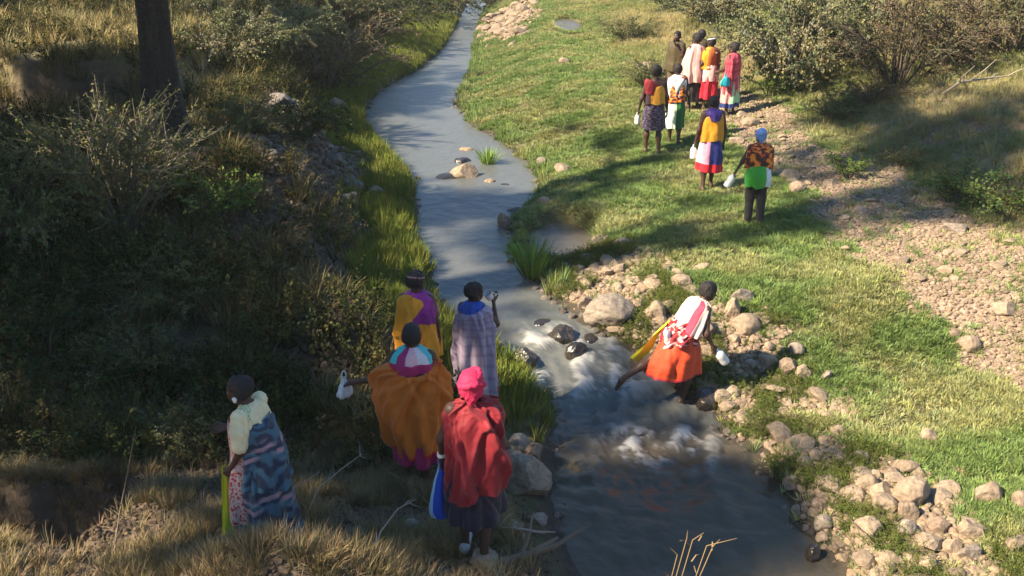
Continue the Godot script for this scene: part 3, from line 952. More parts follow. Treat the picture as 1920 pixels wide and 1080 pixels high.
func meadow_density(x: float, z: float) -> float:
	var e := x - edge_r(z)
	if e < 0.06 + 0.25 * nb.get_noise_2d(x * 3.0, z * 3.0):
		return 0.0
	var d := 1.0 - 0.93 * maxf(rubble_at(x, z), far_bar_at(x, z))
	d *= 1.0 - 0.95 * bank_at(x, z)
	d *= 1.0 - 0.9 * dry_at(x, z)
	d *= 0.18 + 0.82 * smoothstep(-0.25, 0.1, nb.get_noise_2d(x * 1.5, z * 1.5) + 0.4 * nc.get_noise_2d(x, z))
	for q in PONDS:
		if Vector2((x - q[0]) / q[2], (z - q[1]) / q[3]).length() < 1.0:
			d *= 0.06
	return d

func meadow_color(x: float, z: float) -> Color:
	var n := nb.get_noise_2d(x * 0.9 + 11.0, z * 0.9)
	var c := Color(0.205, 0.285, 0.09).lerp(Color(0.35, 0.355, 0.15), clampf(0.3 + n * 2.2 + dry_at(x, z), 0.0, 1.0))
	return tone(c, 0.2)

func build_grass() -> void:
	R.seed = 5
	var short := [tuft(1, 18, 0.075, 0.10, 0.006, 0.1), tuft(2, 16, 0.06, 0.12, 0.006, 0.06), tuft(3, 16, 0.09, 0.10, 0.005, 0.1)]
	var tall := [tuft(4, 16, 0.36, 0.17, 0.007, 0.12), tuft(5, 14, 0.30, 0.20, 0.007, 0.1)]
	var wild := [tuft(6, 22, 0.30, 0.24, 0.0045, 0.15), tuft(7, 20, 0.24, 0.28, 0.0045, 0.2)]
	R.seed = 6
	grow("meadow_grass", "short green grass of the sunlit meadow right of the stream", "grass", short, mats.grass, 120000, -2.0, 10.0, -5.5, -56.0, meadow_density, meadow_color, 0.6, 1.25, 1.7)
	grow("stream_edge_grass", "taller bright grass fringing the right edge of the stream", "grass", tall, mats.grass, 2600, -2.0, 4.0, -7.0, -40.0, func(x, z):
		var e: float = x - edge_r(z)
		return smoothstep(-0.02, 0.1, e) * smoothstep(0.55, 0.1, e) * (0.12 + smoothstep(-0.05, 0.25, nb.get_noise_2d(x + 5.0, z))) * (0.35 if z > -13.0 else 1.0), meadow_color, 0.45, 0.9)
	grow("dry_grass", "dry yellow grass on the slope right of the rubble path", "grass", wild, mats.dry, 60000, 1.5, 24.0, -7.0, -70.0, func(x, z):
		return dry_at(x, z) * (1.0 - 0.93 * rubble_at(x, z)) * smoothstep(0.3, 0.8, x - edge_r(z)) * (0.5 + 0.5 * smoothstep(-0.3, 0.2, nb.get_noise_2d(x, z))), func(x, z):
		var c := Color(0.42, 0.345, 0.17).lerp(Color(0.22, 0.25, 0.085), clampf(0.45 + 1.5 * na.get_noise_2d(x * 1.3 + 60.0, z), 0.0, 1.0))
		return tone(c, 0.2), 0.3, 0.85, 1.4)
	grow("shelf_grass", "lush green grass on the low shelf along the stream's left edge", "grass", tall, mats.grass, 11000, -8.0, 0.6, -7.5, -50.0, func(x, z):
		var e: float = edge_l(z) - x
		return smoothstep(0.0, 0.12, e) * smoothstep(tab("SH", z) + 0.7, tab("SH", z) - 0.1, e) * (0.35 + 0.65 * smoothstep(-0.2, 0.1, nb.get_noise_2d(x + 3.0, z))) * (1.0 - 0.9 * slope_at(x, z)) * smoothstep(-9.2, -9.9, z), func(x, z):
		return tone(Color(0.15, 0.20, 0.035).lerp(Color(0.22, 0.22, 0.05), R.randf()), 0.2), 0.45, 0.95, 1.3)
	grow("left_bank_grass", "rough olive grass over the shaded left bank", "grass", wild, mats.grass, 21000, -24.0, 0.0, -7.8, -60.0, func(x, z):
		var e: float = edge_l(z) - x - tab("SH", z)
		return smoothstep(0.2, 0.9, e) * (0.05 + 0.95 * smoothstep(-0.02, 0.25, nb.get_noise_2d(x * 1.3, z * 1.3 + 70.0))) * (1.0 - 0.9 * slope_at(x, z)) * (1.0 - 0.75 * face_at(x, z)), func(x, z):
		var d := smoothstep(-18.3, -19.3, z)
		return tone(Color(0.11, 0.108, 0.045).lerp(Color(0.24, 0.175, 0.095), R.randf()).lerp(Color(0.46, 0.38, 0.18), d * R.randf_range(0.3, 1.0)), 0.25), 0.6, 1.6, 1.3)
	grow("bank_top_grass", "dry matted straw on the near bank at the stream's left", "grass", wild, mats.dry, 8000, -5.5, 1.1, -4.3, -8.3, func(x, z):
		var e: float = edge_l(z) - x
		return (1.0 - pit_at(x, z)) * smoothstep(0.25, 0.9, e) * smoothstep(-8.3, -7.2, z + 0.5 * nb.get_noise_2d(x, z)) * (0.05 + 0.95 * smoothstep(-0.05, 0.2, nb.get_noise_2d(x * 1.6, z * 1.6 + 20.0))), func(x, z):
		return tone(Color(0.34, 0.25, 0.14).lerp(Color(0.19, 0.15, 0.07), R.randf()), 0.3), 0.2, 0.6)
	var clod := []
	for k in 2:
		clod.append(rock_mesh(1, 5, 0.4, 0.25, 560 + k, Color(0.19, 0.128, 0.078), true))
	R.seed = 12
	grow("soil_clods", "crumbled brown soil clods over the near bank", "soil", clod, mats.rock_small, 9000, -5.5, 1.1, -4.3, -8.6, func(x, z):
		return smoothstep(0.2, 0.6, edge_l(z) - x) * (0.25 + 0.75 * smoothstep(0.25, -0.05, nb.get_noise_2d(x * 1.6, z * 1.6 + 20.0))), func(x, z):
		var t := R.randf_range(0.65, 1.2)
		return Color(t, t * 0.97, t * 0.93), 0.008, 0.034)
	R.seed = 13
	grow("slope_clods", "dark crumbling earth of the steep left bank", "soil", [rock_mesh(1, 5, 0.4, 0.25, 566, Color(0.16, 0.112, 0.07), true)], mats.rock_small, 5000, -8.0, 0.0, -8.8, -22.0, func(x, z):
		return 0.1 + 0.9 * face_at(x, z), func(x, z):
		var t := R.randf_range(0.6, 1.3)
		return Color(t, t, t), 0.015, 0.08)
	R.seed = 14
	grow("shore_stones", "small damp stones strewn along the stream's edges", "stones", [rubble[6], rubble[7]], mats.rock_small, 2400, -5.0, 4.0, -5.5, -32.0, func(x, z):
		var d := minf(absf(x - edge_r(z)), absf(x - edge_l(z)))
		return smoothstep(0.22, 0.0, d) * smoothstep(-0.15, 0.25, nb.get_noise_2d(x, z + 12.0)), func(x, z):
		var t := R.randf_range(0.45, 1.2)
		return Color(t, t * 0.97, t * 0.93), 0.015, 0.075)
	# leafy undergrowth of the dark slope
	var sprig := []
	for k in 3:
		R.seed = 40 + k
		var b := MB.new()
		for t in 7:
			var az := R.randf() * TAU
			var q := Vector3(cos(az) * 0.22, R.randf_range(0.12, 0.4), sin(az) * 0.22)
			b.tube([Vector3.DOWN * 0.03, q * 0.6 + Vector3.UP * 0.05, q], [0.004, 0.003, 0.001], 3, Color(0.5, 0.4, 0.3), false)
			leaves_along(b, [q * 0.3, q * 0.7 + Vector3.UP * 0.04, q], 26, 0.032, Color(0.8, 0.8, 0.7), 0.05)
		sprig.append(b.mesh())
	R.seed = 9
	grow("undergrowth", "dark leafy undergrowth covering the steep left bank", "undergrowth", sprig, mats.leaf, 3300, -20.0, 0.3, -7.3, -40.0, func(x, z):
		var e: float = edge_l(z) - x - tab("SH", z)
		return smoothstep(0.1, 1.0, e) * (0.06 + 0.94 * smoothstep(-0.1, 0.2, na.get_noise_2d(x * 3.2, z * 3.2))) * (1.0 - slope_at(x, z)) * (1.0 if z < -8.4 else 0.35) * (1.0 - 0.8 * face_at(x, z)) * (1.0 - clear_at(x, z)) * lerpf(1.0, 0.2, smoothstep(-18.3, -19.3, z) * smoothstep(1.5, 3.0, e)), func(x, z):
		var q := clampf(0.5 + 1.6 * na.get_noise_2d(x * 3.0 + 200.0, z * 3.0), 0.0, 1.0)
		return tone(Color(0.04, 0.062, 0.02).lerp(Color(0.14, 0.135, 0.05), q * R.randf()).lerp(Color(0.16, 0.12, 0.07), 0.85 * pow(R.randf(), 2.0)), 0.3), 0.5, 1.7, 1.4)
	R.seed = 10
	grow("bank_weeds", "low green weeds among the stones of the right bank", "weeds", sprig, mats.leaf, 2600, 0.2, 6.0, -5.4, -16.0, func(x, z):
		return bank_at(x, z) * smoothstep(0.02, 0.1, x - edge_r(z)) * smoothstep(-0.05, 0.3, nb.get_noise_2d(x * 1.6, z * 1.6 + 44.0)), func(x, z):
		return tone(Color(0.15, 0.18, 0.05), 0.25), 0.22, 0.5)

func stick(called: String, label: String, pts: Array, r0: float, col: Color, twigs: int, sd: int, cat: String = "branch") -> void:
	R.seed = sd
	var b := MB.new()
	var rad := []
	var at: Vector3 = pts[0]
	var loc := []
	for i in pts.size():
		rad.append(lerpf(r0, r0 * 0.3, float(i) / (pts.size() - 1)))
		loc.append(pts[i] - at)
	b.tube(loc, rad, 7, col)
	var o := put(called, b.mesh(), mats.wood)
	o.position = at
	tag(o, label, cat)
	for k in twigs:
		var i := R.randi_range(0, loc.size() - 2)
		var p: Vector3 = (loc[i] as Vector3).lerp(loc[i + 1], R.randf())
		var d: Vector3 = ((loc[i + 1] - loc[i]).normalized() + rdir() * 0.8).normalized() * r0 * R.randf_range(8.0, 18.0)
		var t := MB.new()
		t.tube([p, p + d * 0.5 + rdir() * r0, p + d], [r0 * 0.5, r0 * 0.35, r0 * 0.12], 5, col)
		put("twig", t.mesh(), mats.wood, o)

# ---------------------------------------------------------------- people
const SKIN := Color(0.075, 0.043, 0.029)

# a closed surface round tapered bones, joined with a smooth minimum (surface nets)
func nets(out: MB, bones: Array, cell: float, k: float, xf: Transform3D, col: Color, bumps: float = 0.0) -> void:
	var lo := Vector3.ONE * 1e9
	var hi := Vector3.ONE * -1e9
	for b in bones:
		var r: float = maxf(b[2], b[3]) + k * 0.5 + cell * 2.0 + bumps
		lo = lo.min((b[0] as Vector3) - Vector3.ONE * r).min((b[1] as Vector3) - Vector3.ONE * r)
		hi = hi.max((b[0] as Vector3) + Vector3.ONE * r).max((b[1] as Vector3) + Vector3.ONE * r)
	var nx := int((hi.x - lo.x) / cell) + 2
	var ny := int((hi.y - lo.y) / cell) + 2
	var nz := int((hi.z - lo.z) / cell) + 2
	var f := PackedFloat32Array()
	f.resize(nx * ny * nz)
	f.fill(1.0)
	for b in bones:
		var a: Vector3 = b[0]
		var ab: Vector3 = (b[1] as Vector3) - a
		var ll := maxf(ab.length_squared(), 1e-9)
		var r0: float = b[2]
		var dr: float = b[3] - r0
		var pad := maxf(b[2], b[3]) + k + cell * 2.0
		var p0 := (a.min(b[1]) - Vector3.ONE * pad - lo) / cell
		var p1 := (a.max(b[1]) + Vector3.ONE * pad - lo) / cell
		for z in range(maxi(0, int(p0.z)), mini(nz, int(p1.z) + 2)):
			for y in range(maxi(0, int(p0.y)), mini(ny, int(p1.y) + 2)):
				var row := (z * ny + y) * nx
				for x in range(maxi(0, int(p0.x)), mini(nx, int(p1.x) + 2)):
					var q := lo + Vector3(x, y, z) * cell - a
					var t := clampf(q.dot(ab) / ll, 0.0, 1.0)
					var d := (q - ab * t).length() - r0 - dr * t
					var c := f[row + x]
					var h := k - absf(d - c)
					f[row + x] = minf(d, c) - (h * h / k * 0.25 if h > 0.0 else 0.0)
	if bumps > 0.0:
		for z in nz:
			for y in ny:
				for x in nx:
					var i := (z * ny + y) * nx + x
					if f[i] < 0.05:
						f[i] += bumps * nc.get_noise_3dv((lo + Vector3(x, y, z) * cell) * 12.0)
	var at := {}
	var first := out.v.size()
	var sx := [0, 1, 0, 1, 0, 1, 0, 1]
	var step := [0, 1, nx, nx + 1, nx * ny, nx * ny + 1, nx * ny + nx, nx * ny + nx + 1]
	for z in nz - 1:
		for y in ny - 1:
			for x in nx - 1:
				var i := (z * ny + y) * nx + x
				var f0 := f[i]
				if f0 > cell * 2.0:
					continue
				var m := 0
				for c in 8:
					if f[i + step[c]] < 0.0:
						m |= 1 << c
				if m == 0 or m == 255:
					continue
				var s := Vector3.ZERO
				var n := 0
				for e in [[0, 1], [2, 3], [4, 5], [6, 7], [0, 2], [1, 3], [4, 6], [5, 7], [0, 4], [1, 5], [2, 6], [3, 7]]:
					var da := f[i + step[e[0]]]
					var db := f[i + step[e[1]]]
					if (da < 0.0) != (db < 0.0):
						var t := da / (da - db)
						var ca := Vector3(e[0] & 1, (e[0] >> 1) & 1, e[0] >> 2)
						var cb := Vector3(e[1] & 1, (e[1] >> 1) & 1, e[1] >> 2)
						s += ca.lerp(cb, t)
						n += 1
				at[i] = out.vert(xf * (lo + (Vector3(x, y, z) + s / n) * cell), col)
	for i in at:
		# the three edges from this cell's lowest corner
		var inside := f[i] < 0.0
		for ax in 3:
			var d: int = [1, nx, nx * ny][ax]
			if (f[i + d] < 0.0) == inside:
				continue
			var u: int = [nx, nx * ny, 1][ax]
			var w: int = [nx * ny, 1, nx][ax]
			if not (at.has(i - u) and at.has(i - w) and at.has(i - u - w)):
				continue
			var a: int = at[i]
			var b: int = at[i - u]
			var c: int = at[i - u - w]
			var e: int = at[i - w]
			if not inside:
				out.tri(a, c, b)
				out.tri(a, e, c)
			else:
				out.tri(a, b, c)
				out.tri(a, c, e)

func hand_bones(side: float, curl: float) -> Array:
	# hanging down from the wrist at the origin, palm towards the thigh, thumb forward
	var b := [[Vector3(0, 0.02, 0), Vector3(0, -0.03, 0), 0.022, 0.021], [Vector3(0, -0.02, -0.018), Vector3(0, -0.085, -0.028), 0.017, 0.014], [Vector3(0, -0.02, 0), Vector3(0, -0.09, -0.004), 0.018, 0.014], [Vector3(0, -0.02, 0.016), Vector3(0, -0.085, 0.026), 0.016, 0.013]]
	var len := [0.075, 0.084, 0.078, 0.060]
	for i in 4:
		var p := Vector3(0, -0.088 + 0.004 * absf(i - 1.0), -0.031 + 0.0205 * i)
		var ang := 0.0
		for s in 3:
			ang += curl * [0.6, 1.0, 0.8][s]
			var d := Vector3(sin(ang) * -side, -cos(ang), 0.06 * (i - 1.5))
			var q: Vector3 = p + d * len[i] * [0.45, 0.32, 0.23][s]
			b.append([p, q, 0.0088 - 0.001 * s, 0.0082 - 0.001 * s])
			p = q
	var t0 := Vector3(-0.006 * side, -0.025, -0.022)
	var t1 := Vector3(-0.018 * side, -0.06, -0.052)
	var t2 := t1 + Vector3(-side * (0.010 + 0.018 * curl), -0.03, -0.012 + 0.02 * curl)
	b.append([t0, t1, 0.013, 0.0105])
	b.append([t1, t2, 0.010, 0.008])
	return b

var head_skin := MB.new()
var hands := {}
var hair := {}

func make_heads() -> void:
	# the head's centre at the origin, face towards -z
	var b := [
		[Vector3(0, 0.028, 0.022), Vector3(0, 0.030, -0.022), 0.078, 0.072], [Vector3(0, -0.01, -0.02), Vector3(0, -0.055, -0.045), 0.060, 0.046], [Vector3(0, -0.085, -0.066), Vector3(0, -0.08, -0.05), 0.022, 0.03],
		[Vector3(-0.045, -0.06, -0.02), Vector3(0.045, -0.06, -0.02), 0.03, 0.03], [Vector3(0, 0.005, -0.094), Vector3(0, -0.028, -0.106), 0.010, 0.014], [Vector3(-0.014, -0.032, -0.098), Vector3(0.014, -0.032, -0.098), 0.009, 0.009],
		[Vector3(-0.036, 0.026, -0.086), Vector3(0.036, 0.026, -0.086), 0.013, 0.013], [Vector3(-0.044, -0.018, -0.076), Vector3(-0.03, -0.02, -0.08), 0.019, 0.018], [Vector3(0.044, -0.018, -0.076), Vector3(0.03, -0.02, -0.08), 0.019, 0.018],
		[Vector3(-0.018, -0.056, -0.094), Vector3(0.018, -0.056, -0.094), 0.009, 0.009], [Vector3(-0.016, -0.067, -0.091), Vector3(0.016, -0.067, -0.091), 0.009, 0.009],
		[Vector3(-0.080, 0.012, 0.008), Vector3(-0.079, -0.03, 0.000), 0.013, 0.009], [Vector3(0.080, 0.012, 0.008), Vector3(0.079, -0.03, 0.000), 0.013, 0.009],
		[Vector3(0, -0.04, 0.025), Vector3(0, -0.15, 0.034), 0.052, 0.052]]
	nets(head_skin, b, 0.0065, 0.02, Transform3D.IDENTITY, SKIN)
	for i in head_skin.v.size():
		var p := head_skin.v[i]
		if p.z < -0.07 and Vector2(p.y + 0.0615, absf(p.x) * 0.6).length() < 0.0125:
			head_skin.c[i] = Color(0.085, 0.035, 0.028)
		for s in [-1.0, 1.0]:
			var d := Vector2(p.x - 0.032 * s, (p.y - 0.004) * 1.6).length()
			if p.z < -0.06 and d < 0.013:
				head_skin.c[i] = Color(0.01, 0.008, 0.007) if d < 0.007 else Color(0.35, 0.32, 0.28)
	for s in [-1.0, 1.0]:
		for c in [0.25, 0.75]:
			var m := MB.new()
			nets(m, hand_bones(s, c), 0.004, 0.010, Transform3D.IDENTITY, SKIN)
			hands["%d%d" % [s, int(c * 100)]] = m
	var black := Color(0.012, 0.010, 0.009)
	var h := MB.new()
	nets(h, [[Vector3(0, 0.042, 0.034), Vector3(0, 0.045, -0.012), 0.084, 0.078], [Vector3(-0.03, 0.0, 0.045), Vector3(0.03, 0.0, 0.045), 0.06, 0.06], [Vector3(0, -0.03, 0.06), Vector3(0, -0.02, 0.06), 0.045, 0.045]], 0.008, 0.02, Transform3D.IDENTITY, black, 0.006)
	hair["short"] = h.mesh()
	h = MB.new()
	nets(h, [[Vector3(0, 0.055, 0.036), Vector3(0, 0.058, -0.010), 0.098, 0.088], [Vector3(-0.04, 0.01, 0.045), Vector3(0.04, 0.01, 0.045), 0.068, 0.068]], 0.008, 0.02, Transform3D.IDENTITY, black, 0.012)
	hair["full"] = h.mesh()
	# a headwrap: cap, crossed bands and a gathered end at the nape
	for w in [["wrap_red", Color(0.52, 0.015, 0.07), 1.0], ["wrap_blue", Color(0.13, 0.24, 0.50), 0.7]]:
		h = MB.new()
		var bones := [[Vector3(0, 0.05, 0.036), Vector3(0, 0.06, -0.008), 0.093, 0.086], [Vector3(-0.03, 0.0, 0.05), Vector3(0.03, 0.0, 0.05), 0.065, 0.065], [Vector3(0.01, -0.05, 0.075), Vector3(0.0, -0.11, 0.082), 0.045, 0.026]]
		for ring in 3:
			var last := Vector3.ZERO
			for k in 15:
				var a := TAU * k / 14.0
				var p := Vector3(sin(a) * 0.093, 0.035 + 0.03 * ring + 0.030 * cos(a + ring * 2.1) + 0.012 * sin(a * 2.0 + ring), cos(a) * 0.108 + 0.012) * Vector3(1.0 - 0.16 * ring, 1, 1.0 - 0.16 * ring)
				if k > 0:
					bones.append([last, p, 0.019 * w[2], 0.019 * w[2]])
				last = p
		for s in [-1.0, 1.0]:
			bones.append([Vector3(0.05 * s, 0.09, 0.09), Vector3(-0.03 * s, -0.05, 0.112), 0.013, 0.010])
		nets(h, bones, 0.007, 0.010, Transform3D.IDENTITY, w[1], 0.005)
		hair[w[0]] = h.mesh()

func cloth(called: String, fn: Callable, sheen: float = 0.3) -> StandardMaterial3D:
	var im := Image.create(128, 128, false, Image.FORMAT_RGB8)
	for y in 128:
		for x in 128:
			var c: Color = fn.call((x + 0.5) / 128.0, (y + 0.5) / 128.0)
			var g := 1.0 + (0.07 if (x + y) % 2 == 0 else -0.04) + 0.06 * nb.get_noise_2d(x * 0.3, y * 0.1)
			im.set_pixel(x, y, (c * g).clamp())
	var m := StandardMaterial3D.new()
	m.resource_name = called
	m.albedo_texture = ImageTexture.create_from_image(im)
	m.roughness = 0.7
	m.rim_enabled = true
	m.rim = sheen
	m.rim_tint = 0.6
	m.normal_enabled = true
	m.normal_texture = mats.weave_n
	m.normal_scale = 0.5
	m.uv1_scale = Vector3.ONE
	m.backlight_enabled = true
	m.backlight = Color(0.18, 0.18, 0.18)
	mats[called] = m
	return m

func bend(p: Vector3, lean: Vector3) -> Vector3:
	var w := smoothstep(0.80, 1.2, p.y)
	var piv := Vector3(0, 0.93, 0)
	return piv + (Basis.from_euler(lean * w) * (p - piv))

# cloth hung round the body. rings: [height, half width, half depth, centre x, centre z, roll]
# the seam lies in front; u = 0.5 is the middle of the back, 0.25 its left, 0.75 its right
func drape(rings: Array, o: Dictionary) -> ArrayMesh:
	var segs: int = o.get("segs", 56)
	var rows: int = o.get("rows", 30)
	var lean: Vector3 = o.get("lean", Vector3.ZERO)
	var a0: float = o.get("a0", 0.01)
	var a1: float = o.get("a1", 0.05)
	var n: int = o.get("n", 7)
	var sd: float = o.get("seed", 1.0)
	var hem: float = o.get("hem", 0.03)
	var slant: float = o.get("slant", 0.0)
	var diag: float = o.get("diag", 0.014)
	var dip: float = o.get("dip", 0.0)
	var b := MB.new()
	var creases := []
	R.seed = int(absf(sd) * 1000.0) + 3
	for i in int(o.get("creases", 18)):
		creases.append([R.randf() * TAU, R.randf_range(-1.5, 1.5) * (1.0 + diag * 8.0), R.randf_range(0.06, 0.15), diag * R.randf_range(0.25, 0.85), R.randf_range(0.25, 0.7), R.randf_range(0.0, 1.0)])
	for j in rows + 1:
		var t := float(j) / rows
		var f := t * (rings.size() - 1)
		var i := mini(int(f), rings.size() - 2)
		var q := f - i
		var c := []
		for k in 6:
			var p0: float = rings[maxi(i - 1, 0)][k]
			var p1: float = rings[i][k]
			var p2: float = rings[i + 1][k]
			var p3: float = rings[mini(i + 2, rings.size() - 1)][k]
			c.append(cubic_interpolate(p1, p2, p0, p3, q))
		for s in segs + 1:
			var u := float(s) / segs
			var th := TAU * u + PI
			var amp := lerpf(a0, a1, t)
			var e := amp * (0.55 * sin(n * th + sd + 1.6 * t) + 0.35 * sin((n * 2 - 1) * th + sd * 2.0 - 2.0 * t) * t + 0.5 * nb.get_noise_2d(sin(th) * 2.6 + sd * 9.0 + t * 0.8, cos(th) * 2.6 + t * 0.5))
			# creases that run down and across the cloth
			for q2 in creases:
				var dl: float = wrapf(th - q2[0] - q2[1] * (t - q2[5]), -PI, PI) / q2[2]
				if absf(dl) < 4.0:
					e += q2[3] * (exp(-dl * dl) - 0.6 * exp(-(dl - 1.7) * (dl - 1.7))) * exp(-pow((t - q2[5]) / q2[4], 2.0))
			e += diag * 0.5 * nc.get_noise_3d(sin(th) * 0.55 + sd * 7.0 + t * 1.3, t * 1.5 + cos(th) * 0.3, sd)
			var x := sin(th) * (float(c[1]) + e)
			var z := cos(th) * (float(c[2]) + e * 0.9)
			var y: float = c[0] + x * tan(float(c[5])) + (hem * nb.get_noise_2d(sin(th) * 1.5 + sd * 4.0, cos(th) * 1.5) + slant * x) * t * t - dip * maxf(0.0, cos(th)) * pow(1.0 - t, 3.0)
			b.vert(bend(Vector3(x + float(c[3]), y, z + float(c[4])), lean), Color.WHITE, Vector2(u, t))
	for j in rows:
		for s in segs:
			var q := j * (segs + 1) + s
			b.tri(q, q + segs + 1, q + segs + 2)
			b.tri(q, q + segs + 2, q + 1)
	var m := b.mesh()
	return m

# joints of a standing woman 1.68 m tall who looks towards -z; l is -x
func joints(o: Dictionary) -> Dictionary:
	var j := {"shl": Vector3(-0.165, 1.365, 0.01), "shr": Vector3(0.165, 1.365, 0.01), "ell": Vector3(-0.225, 1.09, 0.03), "elr": Vector3(0.225, 1.09, 0.03), "wrl": Vector3(-0.245, 0.85, -0.03), "wrr": Vector3(0.245, 0.85, -0.03),
		"hpl": Vector3(-0.085, 0.89, 0), "hpr": Vector3(0.085, 0.89, 0), "knl": Vector3(-0.095, 0.48, -0.03), "knr": Vector3(0.09, 0.49, 0.0), "anl": Vector3(-0.095, 0.075, 0.0), "anr": Vector3(0.09, 0.08, 0.06), "head": Vector3(0, 1.555, -0.015)}
	for k in o:
		j[k] = o[k]
	return j

func person(label: String, at: Array, yaw: float, scale: float, o: Dictionary) -> Node3D:
	var x: float = at[0]
	var z: float = at[1]
	var root := thing("person", label, "person", Vector3(x, hgt(x, z) + o.get("lift", 0.0), z), yaw, "")
	root.scale = Vector3.ONE * scale
	var j := joints(o.get("joints", {}))
	var lean: Vector3 = o.get("lean", Vector3.ZERO)
	var up := func(p: Vector3) -> Vector3: return bend(p, lean)
	var cell: float = o.get("cell", 0.022)
	var b := [
		[Vector3(-0.06, 0.93, 0), Vector3(0.06, 0.93, 0), 0.115, 0.115], [Vector3(0, 0.95, 0), up.call(Vector3(0, 1.2, 0.005)), 0.115, 0.115], [up.call(Vector3(-0.07, 1.26, 0)), up.call(Vector3(0.07, 1.26, 0)), 0.10, 0.10],
		[up.call(j.shl + Vector3(0.03, 0, 0)), up.call(j.shr - Vector3(0.03, 0, 0)), 0.058, 0.058], [up.call(Vector3(0, 1.36, 0.01)), up.call(Vector3(0, 1.47, 0.0)), 0.06, 0.05]]
	for s in ["l", "r"]:
		b.append([up.call(j["sh" + s]), up.call(j["el" + s]), 0.047, 0.036])
		b.append([up.call(j["el" + s]), up.call(j["wr" + s]), 0.037, 0.024])
		b.append([j["hp" + s], j["kn" + s], 0.083, 0.054])
		b.append([j["kn" + s], (j["kn" + s] as Vector3).lerp(j["an" + s], 0.35), 0.050, 0.053])
		b.append([(j["kn" + s] as Vector3).lerp(j["an" + s], 0.35), j["an" + s], 0.052, 0.033])
		var foot: Vector3 = j.get("toe" + s, j["an" + s] + Vector3(-0.02 if s == "l" else 0.02, -0.048, -0.165))
		b.append([j["an" + s] + Vector3(0, -0.035, 0.03), foot, 0.036, 0.024])
	var body := MB.new()
	nets(body, b, cell, 0.05, Transform3D.IDENTITY, SKIN)
	# hands
	for s in ["l", "r"]:
		var wr: Vector3 = up.call(j["wr" + s])
		var d: Vector3 = (wr - (up.call(j["el" + s]) as Vector3)).normalized()
		var side := -1.0 if s == "l" else 1.0
		var fwd := Vector3.FORWARD - d * Vector3.FORWARD.dot(d)
		if fwd.length() < 0.3:
			fwd = Vector3.UP - d * Vector3.UP.dot(d)
		fwd = fwd.normalized()
		var bs := Basis(-d.cross(-fwd) * -1.0, -d, -fwd)
		bs = Basis((-d).cross(-fwd), -d, -fwd)
		body.add(hands["%d%d" % [side, 75 if o.get("grip", "").contains(s) else 25]], Transform3D(bs, wr))
	# head
	var turn: Vector3 = o.get("look", Vector3.ZERO)
	var hx := Transform3D(Basis.from_euler(lean * 0.55 + turn), up.call(j.head))
	body.add(head_skin, hx)
	put("body", body.mesh(), mats.skin, root)
	var hm := put("headscarf" if str(o.get("hair", "short")).begins_with("wrap") else "hair", hair[o.get("hair", "short")], mats.hair, root)
	hm.transform = hx
	if o.has("band"):
		var hb := MB.new()
		var pts := []
		var rr := []
		for k in 15:
			var a := TAU * k / 14.0
			pts.append(Vector3(sin(a) * 0.092, 0.07 + 0.03 * cos(a), cos(a) * 0.107 + 0.01))
			rr.append(0.013)
		hb.tube(pts, rr, 6, o.band, false)
		var bm := put("headband", hb.mesh(), mats.hair, root)
		bm.transform = hx
	var n := 0
	for g in o.wear:
		# name, rings, cloth, folds
		var f: Dictionary = g[3].duplicate()
		f.merge({"lean": lean, "seed": x + n * 2.3})
		put(g[0], trousers(g[1][0]) if g[1].size() == 1 else drape(g[1], f), mats[g[2]], root)
		n += 1
	for e in o.get("extra", []):
		put(e[0], e[1], mats[e[2]], root)
	return root

func collar_beads(col: Color) -> ArrayMesh:
	var b := MB.new()
	var pts := []
	var rr := []
	for k in 19:
		var a := TAU * k / 18.0
		pts.append(Vector3(sin(a) * 0.075, 1.435 + 0.02 * cos(a), cos(a) * 0.07))
		rr.append(0.014)
	b.tube(pts, rr, 6, col, false)
	return b.mesh()

# a flat strip of cloth that hangs or flies along a path
func strip(pts: Array, widths: Array, seg: int, sag: float) -> ArrayMesh:
	var b := MB.new()
	var c := Curve3D.new()
	for p in pts:
		c.add_point(p)
	var n := 24
	for i in n + 1:
		var t := float(i) / n
		var f := t * (pts.size() - 1)
		var k := mini(int(f), pts.size() - 2)
		var p: Vector3 = (pts[k] as Vector3).cubic_interpolate(pts[k + 1], pts[maxi(k - 1, 0)], pts[mini(k + 2, pts.size() - 1)], f - k)
		var w: Vector3 = (widths[k] as Vector3).lerp(widths[k + 1], f - k)
		var d: Vector3 = (pts[k + 1] - pts[k]).normalized()
		var nrm := d.cross(w).normalized()
		for s in seg + 1:
			var u := float(s) / seg
			b.vert(p + w * (u - 0.5) * 2.0 + nrm * sag * (sin(u * 9.0 + t * 5.0) + 0.5 * sin(u * 17.0 - t * 3.0)), Color.WHITE, Vector2(u, t))
	for i in n:
		for s in seg:
			var q := i * (seg + 1) + s
			b.tri(q, q + seg + 1, q + seg + 2)
			b.tri(q, q + seg + 2, q + 1)
	return b.mesh()

func lathe(prof: Array, sides: int, col: Color) -> ArrayMesh:
	var b := MB.new()
	for p in prof:
		for s in sides + 1:
			var a := TAU * s / sides
			b.vert(Vector3(cos(a) * p.x, p.y, sin(a) * p.x), col, Vector2(float(s) / sides, p.y))
	for i in prof.size() - 1:
		for s in sides:
			var q := i * (sides + 1) + s
			b.tri(q, q + sides + 2, q + sides + 1)
			b.tri(q, q + 1, q + sides + 2)
	return b.mesh()

func hand_at(who: Node3D, p: Vector3, lean: Vector3 = Vector3.ZERO) -> Vector3:
	return who.transform * bend(p, lean)

